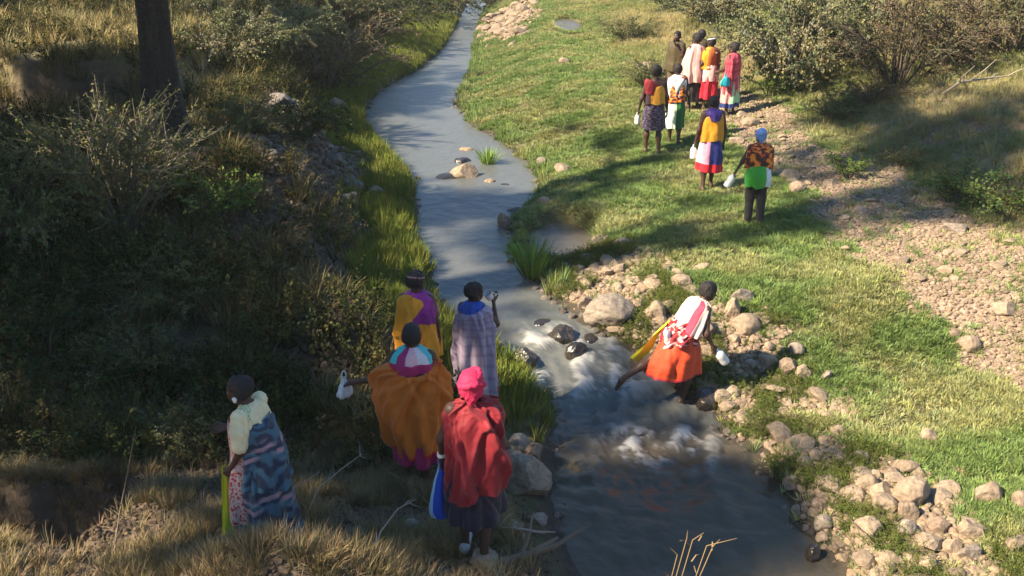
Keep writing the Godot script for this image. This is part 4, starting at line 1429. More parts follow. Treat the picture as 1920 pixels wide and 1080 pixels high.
func bottle(label: String, at: Vector3, tilt: Vector3, s: float, col: Color) -> void:
	var o := thing("bottle", label, "bottle", at, 0.0, "white plastic bottles carried in the hand")
	o.rotation = tilt
	o.scale = Vector3.ONE * s
	var v := [Vector2(0.0, -0.27), Vector2(0.055, -0.27), Vector2(0.066, -0.255), Vector2(0.068, -0.2), Vector2(0.062, -0.17), Vector2(0.068, -0.14), Vector2(0.066, -0.08), Vector2(0.045, -0.04), Vector2(0.022, -0.015), Vector2(0.019, 0.0), Vector2(0.0, 0.0)]
	put("container", lathe(v, 16, col), mats.plastic, o)
	put("cap", lathe([Vector2(0, -0.004), Vector2(0.024, -0.004), Vector2(0.024, 0.022), Vector2(0, 0.024)], 12, col * 0.9), mats.plastic, o)

func bag(label: String, at: Vector3, yaw: float, w: float, h: float, mat: String, sd: int) -> void:
	# a cloth or plastic bag hanging from its gathered neck
	var o := thing("bag", label, "bag", at, yaw)
	put("pouch", drape([[0.03, 0.02, 0.015, 0, 0, 0.0], [-0.03, 0.03, 0.022, 0, 0, 0.0], [-0.25 * h, w * 0.6, w * 0.3, 0, 0, 0.1], [-0.7 * h, w, w * 0.42, 0, 0, 0.0], [-0.95 * h, w * 0.85, w * 0.4, 0, 0, -0.1], [-h, w * 0.3, w * 0.15, 0, 0, 0.0]], {"a0": 0.006, "a1": 0.02, "n": 5, "seed": float(sd), "diag": 0.012, "segs": 32, "rows": 20, "hem": 0.0}), mats[mat], o)
	var hb := MB.new()
	var pts := []
	for k in 9:
		var a := PI * k / 8.0
		pts.append(Vector3(cos(a) * 0.03, 0.02 + sin(a) * 0.07, 0))
	hb.tube(pts, [0.006, 0.006, 0.006, 0.006, 0.006, 0.006, 0.006, 0.006, 0.006], 5, Color.WHITE)
	put("handle", hb.mesh(), mats[mat], o)

# checks, stripes and prints
func stripes(u: float, v: float, n: float, a: Color, b: Color, share: float) -> Color:
	return a if fposmod(u * n + 0.03 * sin(v * 9.0), 1.0) < share else b

func plaid(u: float, v: float, n: float, a: Color, b: Color, c: Color) -> Color:
	var s := fposmod(u * n, 1.0) < 0.28
	var t := fposmod(v * n * 0.8, 1.0) < 0.28
	return c if s and t else b if s or t else a

func blotch(u: float, v: float, a: Color, b: Color, c: Color, f: float) -> Color:
	var q := nb.get_noise_2d(u * f * 4.0, v * f * 4.0)
	return a if q < -0.05 else b if q < 0.18 else c

func make_cloths() -> void:
	var red := Color(0.50, 0.012, 0.08)
	var gold := Color(0.76, 0.40, 0.04)
	var navy := Color(0.09, 0.08, 0.16)
	var pink := Color(0.80, 0.60, 0.58)
	var white := Color(0.84, 0.80, 0.76)
	cloth("red", func(u, v): return red)
	cloth("navy", func(u, v): return stripes(u, v, 14.0, navy, Color(0.13, 0.11, 0.19), 0.8))
	cloth("black", func(u, v): return Color(0.10, 0.085, 0.09))
	cloth("gold", func(u, v): return Color(0.78, 0.05, 0.08) if v < 0.045 or v > 0.965 else gold)
	cloth("magenta", func(u, v): return Color(0.62, 0.07, 0.32))
	cloth("nape", func(u, v): return [Color(0.25, 0.72, 0.68), Color(0.60, 0.10, 0.36), Color(0.86, 0.66, 0.66), Color(0.84, 0.78, 0.76), Color(0.30, 0.70, 0.68)][clampi(int((u - 0.28) / 0.088), 0, 4)] if v < 0.72 else Color(0.62, 0.08, 0.34))
	cloth("lilac", func(u, v): return Color(0.60, 0.05, 0.12) if v > 0.955 else (Color(0.84, 0.70, 0.68) if u < 0.36 and v < 0.25 else plaid(u, v, 15.0, Color(0.64, 0.58, 0.64), Color(0.58, 0.51, 0.59), Color(0.54, 0.45, 0.55))))
	cloth("blue", func(u, v): return Color(0.55, 0.08, 0.15) if v > 0.82 else Color(0.10, 0.28, 0.62))
	cloth("purple_gold", func(u, v): return Color(0.70, 0.22, 0.58) if v < 0.16 and u < 0.52 else (Color(0.52, 0.12, 0.48) if u > 0.52 - 0.06 * sin(v * 12.0) and v < 0.62 else Color(0.84, 0.55, 0.08)))
	cloth("orange", func(u, v): return Color(0.62, 0.05, 0.20) if v > 0.95 else Color(0.80, 0.25, 0.06))
	cloth("orange_gold", func(u, v): return Color(0.84, 0.48, 0.06))
	cloth("cream", func(u, v): return Color(0.86, 0.80, 0.62) if u > 0.40 or v > 0.5 else blotch(u, v, Color(0.85, 0.80, 0.64), Color(0.83, 0.78, 0.6), Color(0.20, 0.55, 0.35), 12.0))
	cloth("apron", func(u, v): return blotch(u, v, Color(0.82, 0.66, 0.60), Color(0.84, 0.74, 0.66), Color(0.72, 0.16, 0.20), 14.0))
	cloth("teal", func(u, v):
		var w := sin(v * 26.0 + 5.0 * nb.get_noise_2d(u * 9.0, v * 4.0)) * 0.5 + 0.5
		var c := Color(0.11, 0.17, 0.25).lerp(Color(0.22, 0.37, 0.43), smoothstep(0.25, 0.8, w))
		return c.lerp(Color(0.74, 0.56, 0.58), 0.85 * smoothstep(0.14, 0.0, absf(v - 0.52 + 0.08 * sin(u * 20.0))) * smoothstep(0.2, 0.7, sin(v * 60.0 + u * 12.0) * 0.5 + 0.5)))
	cloth("yellow", func(u, v): return Color(0.80, 0.80, 0.10))
	cloth("pale_pink", func(u, v): return Color(0.90, 0.16, 0.28) if absf(u - 0.62) < 0.045 and (v > 0.1) else Color(0.90, 0.78, 0.70))
	cloth("red_white", func(u, v): return red if nb.get_noise_2d(u * 20.0, v * 8.0) < 0.12 else Color(0.88, 0.68, 0.64))
	cloth("pink_cloak", func(u, v): return stripes(u, v, 22.0, Color(0.86, 0.70, 0.64), Color(0.80, 0.58, 0.56), 0.62))
	cloth("crimson", func(u, v): return Color(0.72, 0.06, 0.18))
	cloth("rust_gold", func(u, v): return Color(0.86, 0.58, 0.06) if u < 0.40 else (Color(0.46, 0.18, 0.08) if u > 0.55 else Color(0.70, 0.36, 0.14)))
	cloth("pink_sash", func(u, v): return Color(0.86, 0.70, 0.66))
	cloth("mint", func(u, v): return Color(0.08, 0.16, 0.40) if v > 0.86 else (Color(0.86, 0.58, 0.55) if u < 0.36 and v > 0.15 else Color(0.62, 0.82, 0.62)))
	cloth("coral", func(u, v): return plaid(u, v, 10.0, Color(0.82, 0.30, 0.34), Color(0.72, 0.18, 0.26), Color(0.62, 0.10, 0.22)))
	cloth("olive", func(u, v): return Color(0.27, 0.22, 0.10))
	cloth("drab", func(u, v): return Color(0.36, 0.30, 0.20))
	cloth("yellow_sash", func(u, v): return Color(0.88, 0.60, 0.14) if u > 0.42 else Color(0.22, 0.12, 0.14))
	cloth("white_print", func(u, v): return white)
	cloth("indigo", func(u, v): return blotch(u, v, Color(0.14, 0.09, 0.18), Color(0.17, 0.12, 0.20), Color(0.42, 0.36, 0.44), 7.0))
	cloth("flame", func(u, v): return blotch(u, v, Color(0.20, 0.10, 0.06), Color(0.78, 0.24, 0.06), Color(0.86, 0.54, 0.08), 4.5))
	cloth("white_green", func(u, v): return Color(0.80, 0.84, 0.74) if u < 0.52 else Color(0.10, 0.38, 0.16))
	cloth("gold_top", func(u, v): return Color(0.84, 0.56, 0.05) if u > 0.30 else Color(0.62, 0.24, 0.10))
	cloth("blue_skirt", func(u, v): return Color(0.80, 0.05, 0.14) if v > 0.78 else (Color(0.12, 0.15, 0.44) if u > 0.45 else (Color(0.86, 0.58, 0.66) if u > 0.33 else Color(0.84, 0.76, 0.74))))
	cloth("violet", func(u, v): return Color(0.24, 0.14, 0.46))
	cloth("green_white", func(u, v): return Color(0.22, 0.62, 0.16) if u < 0.60 else Color(0.82, 0.84, 0.86))
	cloth("turquoise", func(u, v): return Color(0.10, 0.66, 0.70))
	cloth("cobalt", func(u, v): return Color(0.05, 0.28, 0.72) if u > 0.30 else Color(0.60, 0.72, 0.78))
	cloth("white_bag", func(u, v): return Color(0.82, 0.80, 0.78))
	var p := plain("plastic", Color(1, 1, 1), 0.35)
	p.metallic_specular = 0.5

const SKIRT := [[1.02, 0.135, 0.115, 0, 0, 0.0], [0.95, 0.17, 0.15, 0, 0, 0.0], [0.78, 0.205, 0.18, 0, 0, 0.0], [0.60, 0.225, 0.20, 0, 0, 0.0], [0.42, 0.245, 0.215, 0, 0, 0.0]]

func skirt(hem_y: float, flare: float, cx: float = 0.0, cz: float = 0.0) -> Array:
	var out := []
	for i in 5:
		var t := i / 4.0
		out.append([lerpf(1.03, hem_y, t), lerpf(0.145, 0.20, minf(1.0, t * 2.5)) + flare * t, lerpf(0.125, 0.175, minf(1.0, t * 2.5)) + flare * t * 0.8, cx * t, cz * t, 0.0])
	return out

func top(hem_y: float, wide: float, deep: float) -> Array:
	return [[1.455, 0.062, 0.058, 0, 0.005, 0.0], [1.42, 0.125, 0.085, 0, 0.01, 0.0], [1.375, 0.20, 0.105, 0, 0.01, 0.0], [1.28, 0.205, 0.135, 0, 0.01, 0.0], [lerpf(1.28, hem_y, 0.5), lerpf(0.20, wide, 0.5), lerpf(0.14, deep, 0.5), 0, 0.0, 0.0], [hem_y, wide, deep, 0, 0, 0.0]]

func cloak(hem_y: float, elbow: float, hemw: float, deep: float, off: float = 0.0) -> Array:
	return [[1.46, 0.066, 0.062, 0, 0.005, 0.0], [1.43, 0.13, 0.09, 0, 0.01, 0.0], [1.38, 0.205, 0.12, 0, 0.01, 0.0], [1.25, lerpf(0.22, elbow, 0.45), 0.155, off * 0.4, 0.01, 0.0], [1.02, elbow, deep * 0.85, off, 0, 0.0], [lerpf(1.02, hem_y, 0.5), lerpf(elbow, hemw, 0.5), deep, off * 0.7, 0, 0.0], [hem_y, hemw, deep, off * 0.4, 0, 0.0]]

func shawl(low: float, roll: float, hem_y: float, wide: float) -> Array:
	# over one shoulder and under the other arm
	return [[low, 0.150, 0.105, 0, 0.005, roll], [low - 0.07, 0.185, 0.125, 0, 0.005, roll * 0.9], [lerpf(low - 0.07, hem_y, 0.5), wide, 0.155, 0, 0, roll * 0.5], [hem_y, wide + 0.01, 0.17, 0, 0, roll * 0.2]]

func build_people() -> void:
	var soft := {"a0": 0.004, "a1": 0.022, "n": 6}
	var full := {"a0": 0.005, "a1": 0.04, "n": 8, "hem": 0.05}
	var tight := {"a0": 0.004, "a1": 0.014, "n": 5, "hem": 0.02}
	var near := {"a0": 0.006, "a1": 0.045, "n": 7, "hem": 0.07, "segs": 84, "rows": 56, "diag": 0.03}
	var p: Node3D
	# ---- the five on the near bank
	p = person("person in crimson headwrap and red cape, seen from behind on the near bank", AT.red, -0.12, SC.red, {"hair": "wrap_red", "cell": 0.016, "grip": "l",
		"joints": {"ell": Vector3(-0.245, 1.09, 0.0), "wrl": Vector3(-0.265, 0.87, -0.07), "elr": Vector3(0.235, 1.09, 0.02), "wrr": Vector3(0.20, 0.87, -0.10), "anl": Vector3(-0.09, 0.08, -0.06), "anr": Vector3(0.095, 0.08, 0.12), "knl": Vector3(-0.09, 0.48, -0.06), "knr": Vector3(0.09, 0.48, 0.03)},
		"wear": [["skirt", skirt(0.40, 0.03), "navy", near], ["cape", [[1.47, 0.072, 0.068, 0, 0.005, 0.0], [1.44, 0.115, 0.085, 0, 0.01, 0.0], [1.385, 0.195, 0.115, 0.01, 0.01, 0.0], [1.28, 0.215, 0.145, 0.02, 0.02, 0.0], [1.1, 0.215, 0.165, 0.03, 0.03, 0.0], [0.88, 0.235, 0.20, 0.035, 0.03, 0.03], [0.68, 0.225, 0.21, 0.03, 0.04, 0.08]], "red", {"a0": 0.006, "a1": 0.04, "n": 5, "hem": 0.10, "segs": 110, "rows": 80, "diag": 0.06, "creases": 24}]],
		"extra": [["bangle", bangle(Vector3(-0.262, 0.90, -0.062)), "plastic"], ["shoe", shoe(Vector3(-0.09, 0.08, -0.06)), "plastic"], ["shoe", shoe(Vector3(0.095, 0.08, 0.12)), "plastic"]]})
	bag("blue cloth bag with a pale edge hanging from the red-caped person's left hand", hand_at(p, Vector3(-0.27, 0.79, -0.09)), 0.5, 0.10, 0.46, "cobalt", 3)
	p = person("person wrapped in a wide gold-orange cloak with a red border", AT.orange, 0.05, SC.orange, {"cell": 0.018, "grip": "l",
		"joints": {"ell": Vector3(-0.36, 1.12, -0.04), "wrl": Vector3(-0.58, 1.02, -0.16), "elr": Vector3(0.26, 1.1, -0.02), "wrr": Vector3(0.10, 1.02, -0.2)},
		"wear": [["skirt", skirt(0.30, 0.02, 0.03), "magenta", near], ["blouse", [[1.475, 0.06, 0.058, 0, 0.005, 0.0], [1.44, 0.12, 0.095, 0, 0.015, 0.0], [1.40, 0.175, 0.12, 0, 0.02, 0.0], [1.33, 0.205, 0.15, 0, 0.02, 0.0], [1.24, 0.205, 0.155, 0, 0.02, 0.0]], "nape", soft],
			["cloak", [[1.36, 0.185, 0.15, 0, 0.035, 0.0], [1.31, 0.225, 0.175, -0.01, 0.03, 0.0], [1.2, 0.285, 0.19, -0.025, 0.01, 0.0], [1.03, 0.335, 0.205, -0.03, 0, 0.0], [0.84, 0.325, 0.225, -0.01, 0, 0.0], [0.62, 0.275, 0.22, 0.03, 0, 0.05], [0.42, 0.205, 0.20, 0.06, 0, 0.12]], "gold", {"a0": 0.012, "a1": 0.06, "n": 6, "hem": 0.10, "segs": 110, "rows": 80, "diag": 0.065, "dip": 0.13, "creases": 26}]]})
	bag("small white plastic bag held out to the left of the gold-orange cloak", hand_at(p, Vector3(-0.66, 1.03, -0.20)), 0.9, 0.085, 0.17, "white_bag", 5)
	p = person("person in a long lilac-grey cloak drinking at the edge of the brown pool", AT.grey, -0.5, SC.grey, {"hair": "full", "cell": 0.02, "look": Vector3(-0.05, -0.5, 0), "grip": "r",
		"joints": {"elr": Vector3(0.24, 1.16, -0.12), "wrr": Vector3(0.16, 1.40, -0.20), "wrl": Vector3(-0.1, 1.0, -0.2)},
		"wear": [["blouse", [[1.475, 0.06, 0.058, 0, 0.005, 0.0], [1.44, 0.12, 0.095, 0, 0.015, 0.0], [1.385, 0.185, 0.125, 0, 0.015, 0.0], [1.29, 0.20, 0.15, 0, 0.015, 0.0]], "blue", soft], ["cloak", [[1.40, 0.16, 0.115, 0, 0.035, 0.22], [1.34, 0.225, 0.155, 0, 0.02, 0.12], [1.2, 0.25, 0.175, 0, 0.01, 0.0], [0.95, 0.265, 0.19, 0, 0, 0.0], [0.6, 0.275, 0.20, 0, 0, 0.0], [0.22, 0.29, 0.21, 0.02, 0, 0.0]], "lilac", {"a0": 0.01, "a1": 0.05, "n": 7, "hem": 0.08, "segs": 84, "rows": 60, "diag": 0.036, "dip": 0.06}]]})
	cup("white cup held to the mouth of the person in the lilac-grey cloak", hand_at(p, Vector3(0.115, 1.50, -0.165)))
	p = person("person in a purple and gold wrap half hidden behind the gold-orange cloak", AT.purple, -0.1, SC.purple, {"hair": "full", "cell": 0.022, "band": Color(0.30, 0.16, 0.16), "look": Vector3(0, -0.25, 0),
		"wear": [["skirt", skirt(0.22, 0.03), "orange_gold", near], ["wrap", cloak(0.62, 0.25, 0.26, 0.19), "purple_gold", {"a0": 0.012, "a1": 0.04, "n": 6, "hem": 0.07, "segs": 64, "rows": 44, "diag": 0.03}]]})
	p = person("person in a cream blouse and teal patterned skirt above the straw", AT.bend, 1.3, SC.bend, {"hair": "full", "cell": 0.016, "lean": Vector3(-0.12, 0, 0), "look": Vector3(0.1, 0.1, 0), "grip": "l",
		"joints": {"ell": Vector3(-0.24, 1.09, -0.01), "wrl": Vector3(-0.22, 0.88, -0.16), "elr": Vector3(0.24, 1.12, -0.16), "wrr": Vector3(0.2, 1.06, -0.42), "head": Vector3(0, 1.555, -0.05)},
		"wear": [["skirt", skirt(0.12, 0.09, 0.0, 0.05), "teal", near], ["dress", [[1.30, 0.165, 0.135, 0, 0.02, 0.0], [1.22, 0.20, 0.165, 0, 0.03, 0.0], [1.05, 0.20, 0.18, 0, 0.03, 0.0], [0.85, 0.225, 0.21, 0, 0.03, 0.0], [0.66, 0.25, 0.235, 0, 0.03, 0.0]], "teal", near], ["blouse", top(1.2, 0.212, 0.172), "cream", soft], ["apron", [[1.33, 0.165, 0.09, 0, -0.085, 0.0], [1.18, 0.20, 0.115, 0, -0.09, 0.0], [1.0, 0.215, 0.13, 0, -0.10, 0.0], [0.80, 0.235, 0.145, 0, -0.12, 0.0], [0.55, 0.25, 0.155, 0, -0.14, 0.0], [0.30, 0.26, 0.165, 0, -0.15, 0.0]], "apron", soft]],
		"extra": [["sleeve", limb_cloth([bend(Vector3(-0.17, 1.385, 0.01), Vector3(-0.12, 0, 0)), bend(Vector3(-0.205, 1.27, 0.005), Vector3(-0.12, 0, 0)), bend(Vector3(-0.235, 1.14, -0.005), Vector3(-0.12, 0, 0))], [0.075, 0.080, 0.070]), "cream"], ["sleeve", limb_cloth([bend(Vector3(0.17, 1.385, 0.01), Vector3(-0.12, 0, 0)), bend(Vector3(0.205, 1.27, -0.06), Vector3(-0.12, 0, 0)), bend(Vector3(0.235, 1.16, -0.13), Vector3(-0.12, 0, 0))], [0.075, 0.080, 0.070]), "cream"], ["earring", ball(bend(Vector3(-0.088, 1.52, -0.05), Vector3(-0.12, 0, 0)), 0.022), "plastic"]]})
	var y := thing("scarf", "yellow cloth hanging at the front of the person in the cream blouse", "scarf", p.position, p.rotation.y)
	y.scale = p.scale
	put("cloth", strip([Vector3(-0.15, 0.86, -0.27), Vector3(-0.15, 0.65, -0.29), Vector3(-0.14, 0.4, -0.31), Vector3(-0.15, 0.08, -0.33)], [Vector3(0.01, 0, 0.012), Vector3(0.015, 0, 0.025), Vector3(0.02, 0, 0.04), Vector3(0.02, 0, 0.055)], 10, 0.008), mats.yellow, y)
	# ---- the one striding over the rapids
	var ln := Vector3(-0.5, 0, -0.03)
	p = person("person in a pale top and wide orange skirt striding over the rapids", AT.leap, -1.15, SC.leap, {"hair": "full", "cell": 0.02, "lean": ln, "grip": "r", "look": Vector3(0.15, 0.15, 0),
		"joints": {"knl": Vector3(-0.13, 0.64, 0.33), "anl": Vector3(-0.16, 0.42, 0.74), "toel": Vector3(-0.17, 0.29, 0.83), "knr": Vector3(0.09, 0.50, -0.08), "anr": Vector3(0.09, 0.08, 0.02), "ell": Vector3(-0.24, 1.12, -0.08), "wrl": Vector3(-0.2, 0.95, -0.22), "elr": Vector3(0.25, 1.10, -0.10), "wrr": Vector3(0.27, 0.88, -0.26)},
		"wear": [["skirt", [[1.04, 0.15, 0.14, 0, 0, 0.0], [0.95, 0.19, 0.19, 0, 0.02, 0.0], [0.8, 0.24, 0.27, 0, 0.05, 0.0], [0.62, 0.26, 0.34, 0, 0.08, 0.0], [0.45, 0.27, 0.38, -0.01, 0.10, 0.0]], "orange", {"a0": 0.006, "a1": 0.035, "n": 7, "hem": 0.06, "segs": 72, "rows": 44, "diag": 0.02}],
			["sash", [[1.14, 0.17, 0.15, 0, 0, 0.0], [1.06, 0.195, 0.175, 0, 0, 0.0], [0.95, 0.215, 0.215, 0, 0.03, 0.0], [0.86, 0.225, 0.235, 0, 0.05, 0.1]], "red_white", near], ["top", cloak(1.02, 0.24, 0.23, 0.18), "pale_pink", {"a0": 0.006, "a1": 0.03, "n": 7, "hem": 0.05, "segs": 64, "rows": 40, "diag": 0.024}]]})
	y = thing("scarf", "yellow scarf end flying behind the striding person's orange skirt", "scarf", p.position, p.rotation.y)
	y.scale = p.scale
	put("cloth", strip([Vector3(-0.16, 1.08, 0.12), Vector3(-0.22, 0.92, 0.24), Vector3(-0.24, 0.74, 0.36), Vector3(-0.25, 0.60, 0.54)], [Vector3(0.05, 0, 0.06), Vector3(0.04, 0.03, 0.07), Vector3(0.03, 0.05, 0.08), Vector3(0.03, 0.05, 0.06)], 10, 0.012), mats.yellow, y)
	bottle("white bottle swinging from the striding person's right hand over the stones", hand_at(p, Vector3(0.275, 0.80, -0.32), ln), Vector3(0.2, 0, 0.6), 0.9, Color(0.72, 0.70, 0.68))
	bottle("white bottle tied at the striding person's waist, on the red sash", hand_at(p, Vector3(0.03, 1.10, 0.28)), Vector3(0.1, 0.3, 0.25), 0.65, Color(0.72, 0.70, 0.66))
	# ---- the three in the middle of the meadow
	p = person("person in a blue headscarf and green cloth over black trousers", AT.green, -0.1, SC.green, {"hair": "wrap_blue", "lean": Vector3(-0.15, 0, 0), "grip": "l",
		"joints": {"ell": Vector3(-0.28, 1.12, -0.02), "wrl": Vector3(-0.36, 0.93, -0.12), "elr": Vector3(0.23, 1.1, -0.1), "wrr": Vector3(0.12, 1.05, -0.25)},
		"wear": [["trousers", limb_cloth_pair(Vector3(-0.085, 0.95, 0), Vector3(-0.10, 0.48, -0.02), Vector3(-0.10, 0.09, 0.0), Vector3(0.085, 0.95, 0), Vector3(0.10, 0.48, 0.0), Vector3(0.10, 0.09, 0.05)), "black", {}], ["hip_cloth", [[1.06, 0.17, 0.15, 0, 0.01, 0.0], [0.98, 0.205, 0.185, 0, 0.02, 0.0], [0.84, 0.225, 0.205, 0, 0.03, 0.0], [0.70, 0.215, 0.195, 0, 0.02, 0.0]], "green_white", soft], ["shawl", cloak(1.02, 0.235, 0.235, 0.17), "flame", soft]]})
	bottle("white bottle in the left hand of the person in the blue headscarf", hand_at(p, Vector3(-0.38, 0.85, -0.17), Vector3(-0.15, 0, 0)), Vector3(0, 0, -0.5), 0.95, Color(0.78, 0.76, 0.72))
	p = person("person in a gold top and blue skirt with a broad red hem", AT.mid, 0.12, SC.mid, {"grip": "l",
		"joints": {"anl": Vector3(-0.13, 0.08, 0.14), "knl": Vector3(-0.11, 0.5, 0.05), "anr": Vector3(0.10, 0.08, -0.12), "knr": Vector3(0.10, 0.5, -0.1), "ell": Vector3(-0.23, 1.08, 0.0), "wrl": Vector3(-0.26, 0.86, -0.06)},
		"wear": [["skirt", skirt(0.36, 0.03), "blue_skirt", {"a0": 0.005, "a1": 0.03, "n": 6, "hem": 0.04, "slant": -0.12}], ["top", shawl(1.37, 0.22, 0.90, 0.20), "gold_top", soft], ["scarf", [[1.47, 0.062, 0.058, 0, 0.005, 0.0], [1.43, 0.12, 0.095, 0, 0.015, 0.0], [1.37, 0.15, 0.13, 0, 0.02, 0.0], [1.25, 0.10, 0.15, 0, 0.01, 0.0]], "violet", soft]]})
	bottle("white bottle in the left hand of the person in the blue red-hemmed skirt", hand_at(p, Vector3(-0.275, 0.79, -0.08)), Vector3.ZERO, 0.9, Color(0.78, 0.76, 0.72))
	p = person("person in a red top, yellow sash and dark indigo skirt on the meadow", AT.l1, -0.05, SC.l1, {"hair": "full", "grip": "l",
		"joints": {"ell": Vector3(-0.25, 1.07, 0.02), "wrl": Vector3(-0.29, 0.84, -0.05), "anl": Vector3(-0.12, 0.08, -0.08), "knl": Vector3(-0.11, 0.5, -0.1), "anr": Vector3(0.11, 0.08, 0.16), "knr": Vector3(0.10, 0.5, 0.03)},
		"wear": [["skirt", skirt(0.50, 0.02), "indigo", soft], ["sash", shawl(1.30, 0.30, 0.98, 0.19), "yellow_sash", soft], ["top", [[1.41, 0.10, 0.08, -0.06, 0.005, -0.35], [1.36, 0.14, 0.11, -0.07, 0.005, -0.3], [1.25, 0.145, 0.135, -0.065, 0.0, -0.2], [1.15, 0.15, 0.14, -0.055, 0.0, -0.2]], "red", tight]]})
	bottle("white bottle in the left hand of the person in the red top", hand_at(p, Vector3(-0.305, 0.77, -0.07)), Vector3.ZERO, 0.85, Color(0.80, 0.78, 0.66))
	p = person("person in a flame-coloured wrap and green and white skirt, beside the red top", AT.l2, -0.2, SC.l2, {
		"joints": {"anl": Vector3(-0.09, 0.08, -0.12), "anr": Vector3(0.10, 0.08, 0.12), "elr": Vector3(0.25, 1.07, 0.02), "wrr": Vector3(0.28, 0.83, -0.04)},
		"wear": [["skirt", skirt(0.36, -0.015), "white_green", soft], ["blouse", top(1.0, 0.18, 0.15), "white_print", tight], ["wrap", shawl(1.38, 0.40, 0.90, 0.198), "flame", soft]]})
	# ---- the far group at the head of the rubble path
	p = person("person in a coral shawl over a mint dress, rightmost of the far group", AT.mint, 0.75, SC.mint, {"hair": "full", "look": Vector3(0, 0.3, 0),
		"joints": {"ell": Vector3(-0.22, 1.1, -0.08), "wrl": Vector3(-0.15, 1.0, -0.28), "elr": Vector3(0.24, 1.1, 0.0), "wrr": Vector3(0.2, 0.95, -0.2)},
		"wear": [["dress", skirt(0.20, 0.045), "mint", full], ["shawl", cloak(0.52, 0.25, 0.24, 0.18), "coral", full]]})
	bag("turquoise bag on the arm of the person in the mint dress", hand_at(p, Vector3(-0.32, 0.98, 0.05)), 0.4, 0.13, 0.26, "turquoise", 7)
	p = person("person with white headband, rust shawl and red skirt, far group", AT.yel, 0.3, SC.yel, {"hair": "short", "band": Color(0.75, 0.74, 0.72),
		"wear": [["skirt", skirt(0.28, 0.03), "crimson", full], ["apron", [[1.06, 0.175, 0.155, 0, 0, 0.0], [0.95, 0.205, 0.18, 0, 0, 0.0], [0.8, 0.215, 0.19, 0, 0, 0.0], [0.68, 0.22, 0.195, 0, 0, 0.0]], "pink_sash", soft], ["shawl", cloak(0.95, 0.245, 0.23, 0.165), "rust_gold", soft]]})
	p = person("person in a wide pale pink striped cloak and black skirt in the far group", AT.pink, 0.35, SC.pink, {"hair": "full", "look": Vector3(0, 0.4, 0),
		"wear": [["skirt", skirt(0.20, 0.02), "black", soft], ["cloak", cloak(0.62, 0.28, 0.32, 0.22, -0.04), "pink_cloak", full]]})
	bag("pale turquoise bag below the hem of the pink striped cloak", hand_at(p, Vector3(-0.34, 0.68, 0.0)), 0.2, 0.10, 0.24, "turquoise", 9)
	p = person("person in dark clothes, only the head seen above the pink striped cloak", AT.hid, 0.0, SC.hid, {"wear": [["skirt", skirt(0.25, 0.02), "black", soft], ["wrap", cloak(0.8, 0.22, 0.22, 0.16), "olive", soft]]})
	p = person("person in an olive brown cloak with one arm raised to the chin", AT.man, 2.6, SC.man, {"hair": "short",
		"joints": {"ell": Vector3(-0.2, 1.13, -0.13), "wrl": Vector3(-0.06, 1.36, -0.18)},
		"wear": [["trousers", limb_cloth_pair(Vector3(-0.085, 0.95, 0), Vector3(-0.10, 0.48, -0.02), Vector3(-0.10, 0.09, 0.0), Vector3(0.085, 0.95, 0), Vector3(0.10, 0.48, 0.0), Vector3(0.10, 0.09, 0.05)), "drab", {}], ["cloak", cloak(0.75, 0.24, 0.235, 0.17), "olive", soft]]})

func bangle(at: Vector3) -> ArrayMesh:
	var b := MB.new()
	for r in 3:
		var pts := []
		var rr := []
		for k in 13:
			var a := TAU * k / 12.0
			pts.append(at + Vector3(cos(a) * 0.034, 0.012 * r, sin(a) * 0.034))
			rr.append(0.006)
		b.tube(pts, rr, 5, Color(0.75, 0.68, 0.6), false)
	return b.mesh()

func shoe(ankle: Vector3) -> ArrayMesh:
	var b := MB.new()
	var c := Color(0.50, 0.48, 0.46)
	nets(b, [[ankle + Vector3(0, -0.048, 0.035), ankle + Vector3(0, -0.055, -0.17), 0.040, 0.034], [ankle + Vector3(0, -0.02, 0.03), ankle + Vector3(0, -0.04, -0.05), 0.042, 0.036]], 0.011, 0.02, Transform3D.IDENTITY, c)
	return b.mesh()

func ball(at: Vector3, r: float) -> ArrayMesh:
	var b := MB.new()
	nets(b, [[at, at + Vector3(0, -0.02, 0), r, r * 0.7]], 0.006, 0.01, Transform3D.IDENTITY, Color(0.75, 0.75, 0.72))
	return b.mesh()

func limb_cloth(pts: Array, rad: Array) -> ArrayMesh:
	var b := MB.new()
	var bones := []
	for i in pts.size() - 1:
		bones.append([pts[i], pts[i + 1], rad[i], rad[i + 1]])
	nets(b, bones, 0.014, 0.03, Transform3D.IDENTITY, Color.WHITE, 0.008)
	for i in b.v.size():
		b.uv[i] = Vector2(0.6 + b.v[i].x * 0.3, 0.5 + b.v[i].y * 0.1)
	return b.mesh()

func limb_cloth_pair(a: Vector3, k: Vector3, f: Vector3, a2: Vector3, k2: Vector3, f2: Vector3) -> Array:
	# trouser legs: marked so that the wardrobe meshes them instead of draping rings
	return [[a, k, f, a2, k2, f2]]

func trousers(l: Array) -> ArrayMesh:
	var b := MB.new()
	nets(b, [[l[0], l[1], 0.115, 0.082], [l[1], l[2], 0.082, 0.07], [l[3], l[4], 0.115, 0.082], [l[4], l[5], 0.082, 0.07]], 0.02, 0.04, Transform3D.IDENTITY, Color.WHITE, 0.012)
	for i in b.v.size():
		b.uv[i] = Vector2(0.5 + b.v[i].x, 1.0 - b.v[i].y)
	return b.mesh()

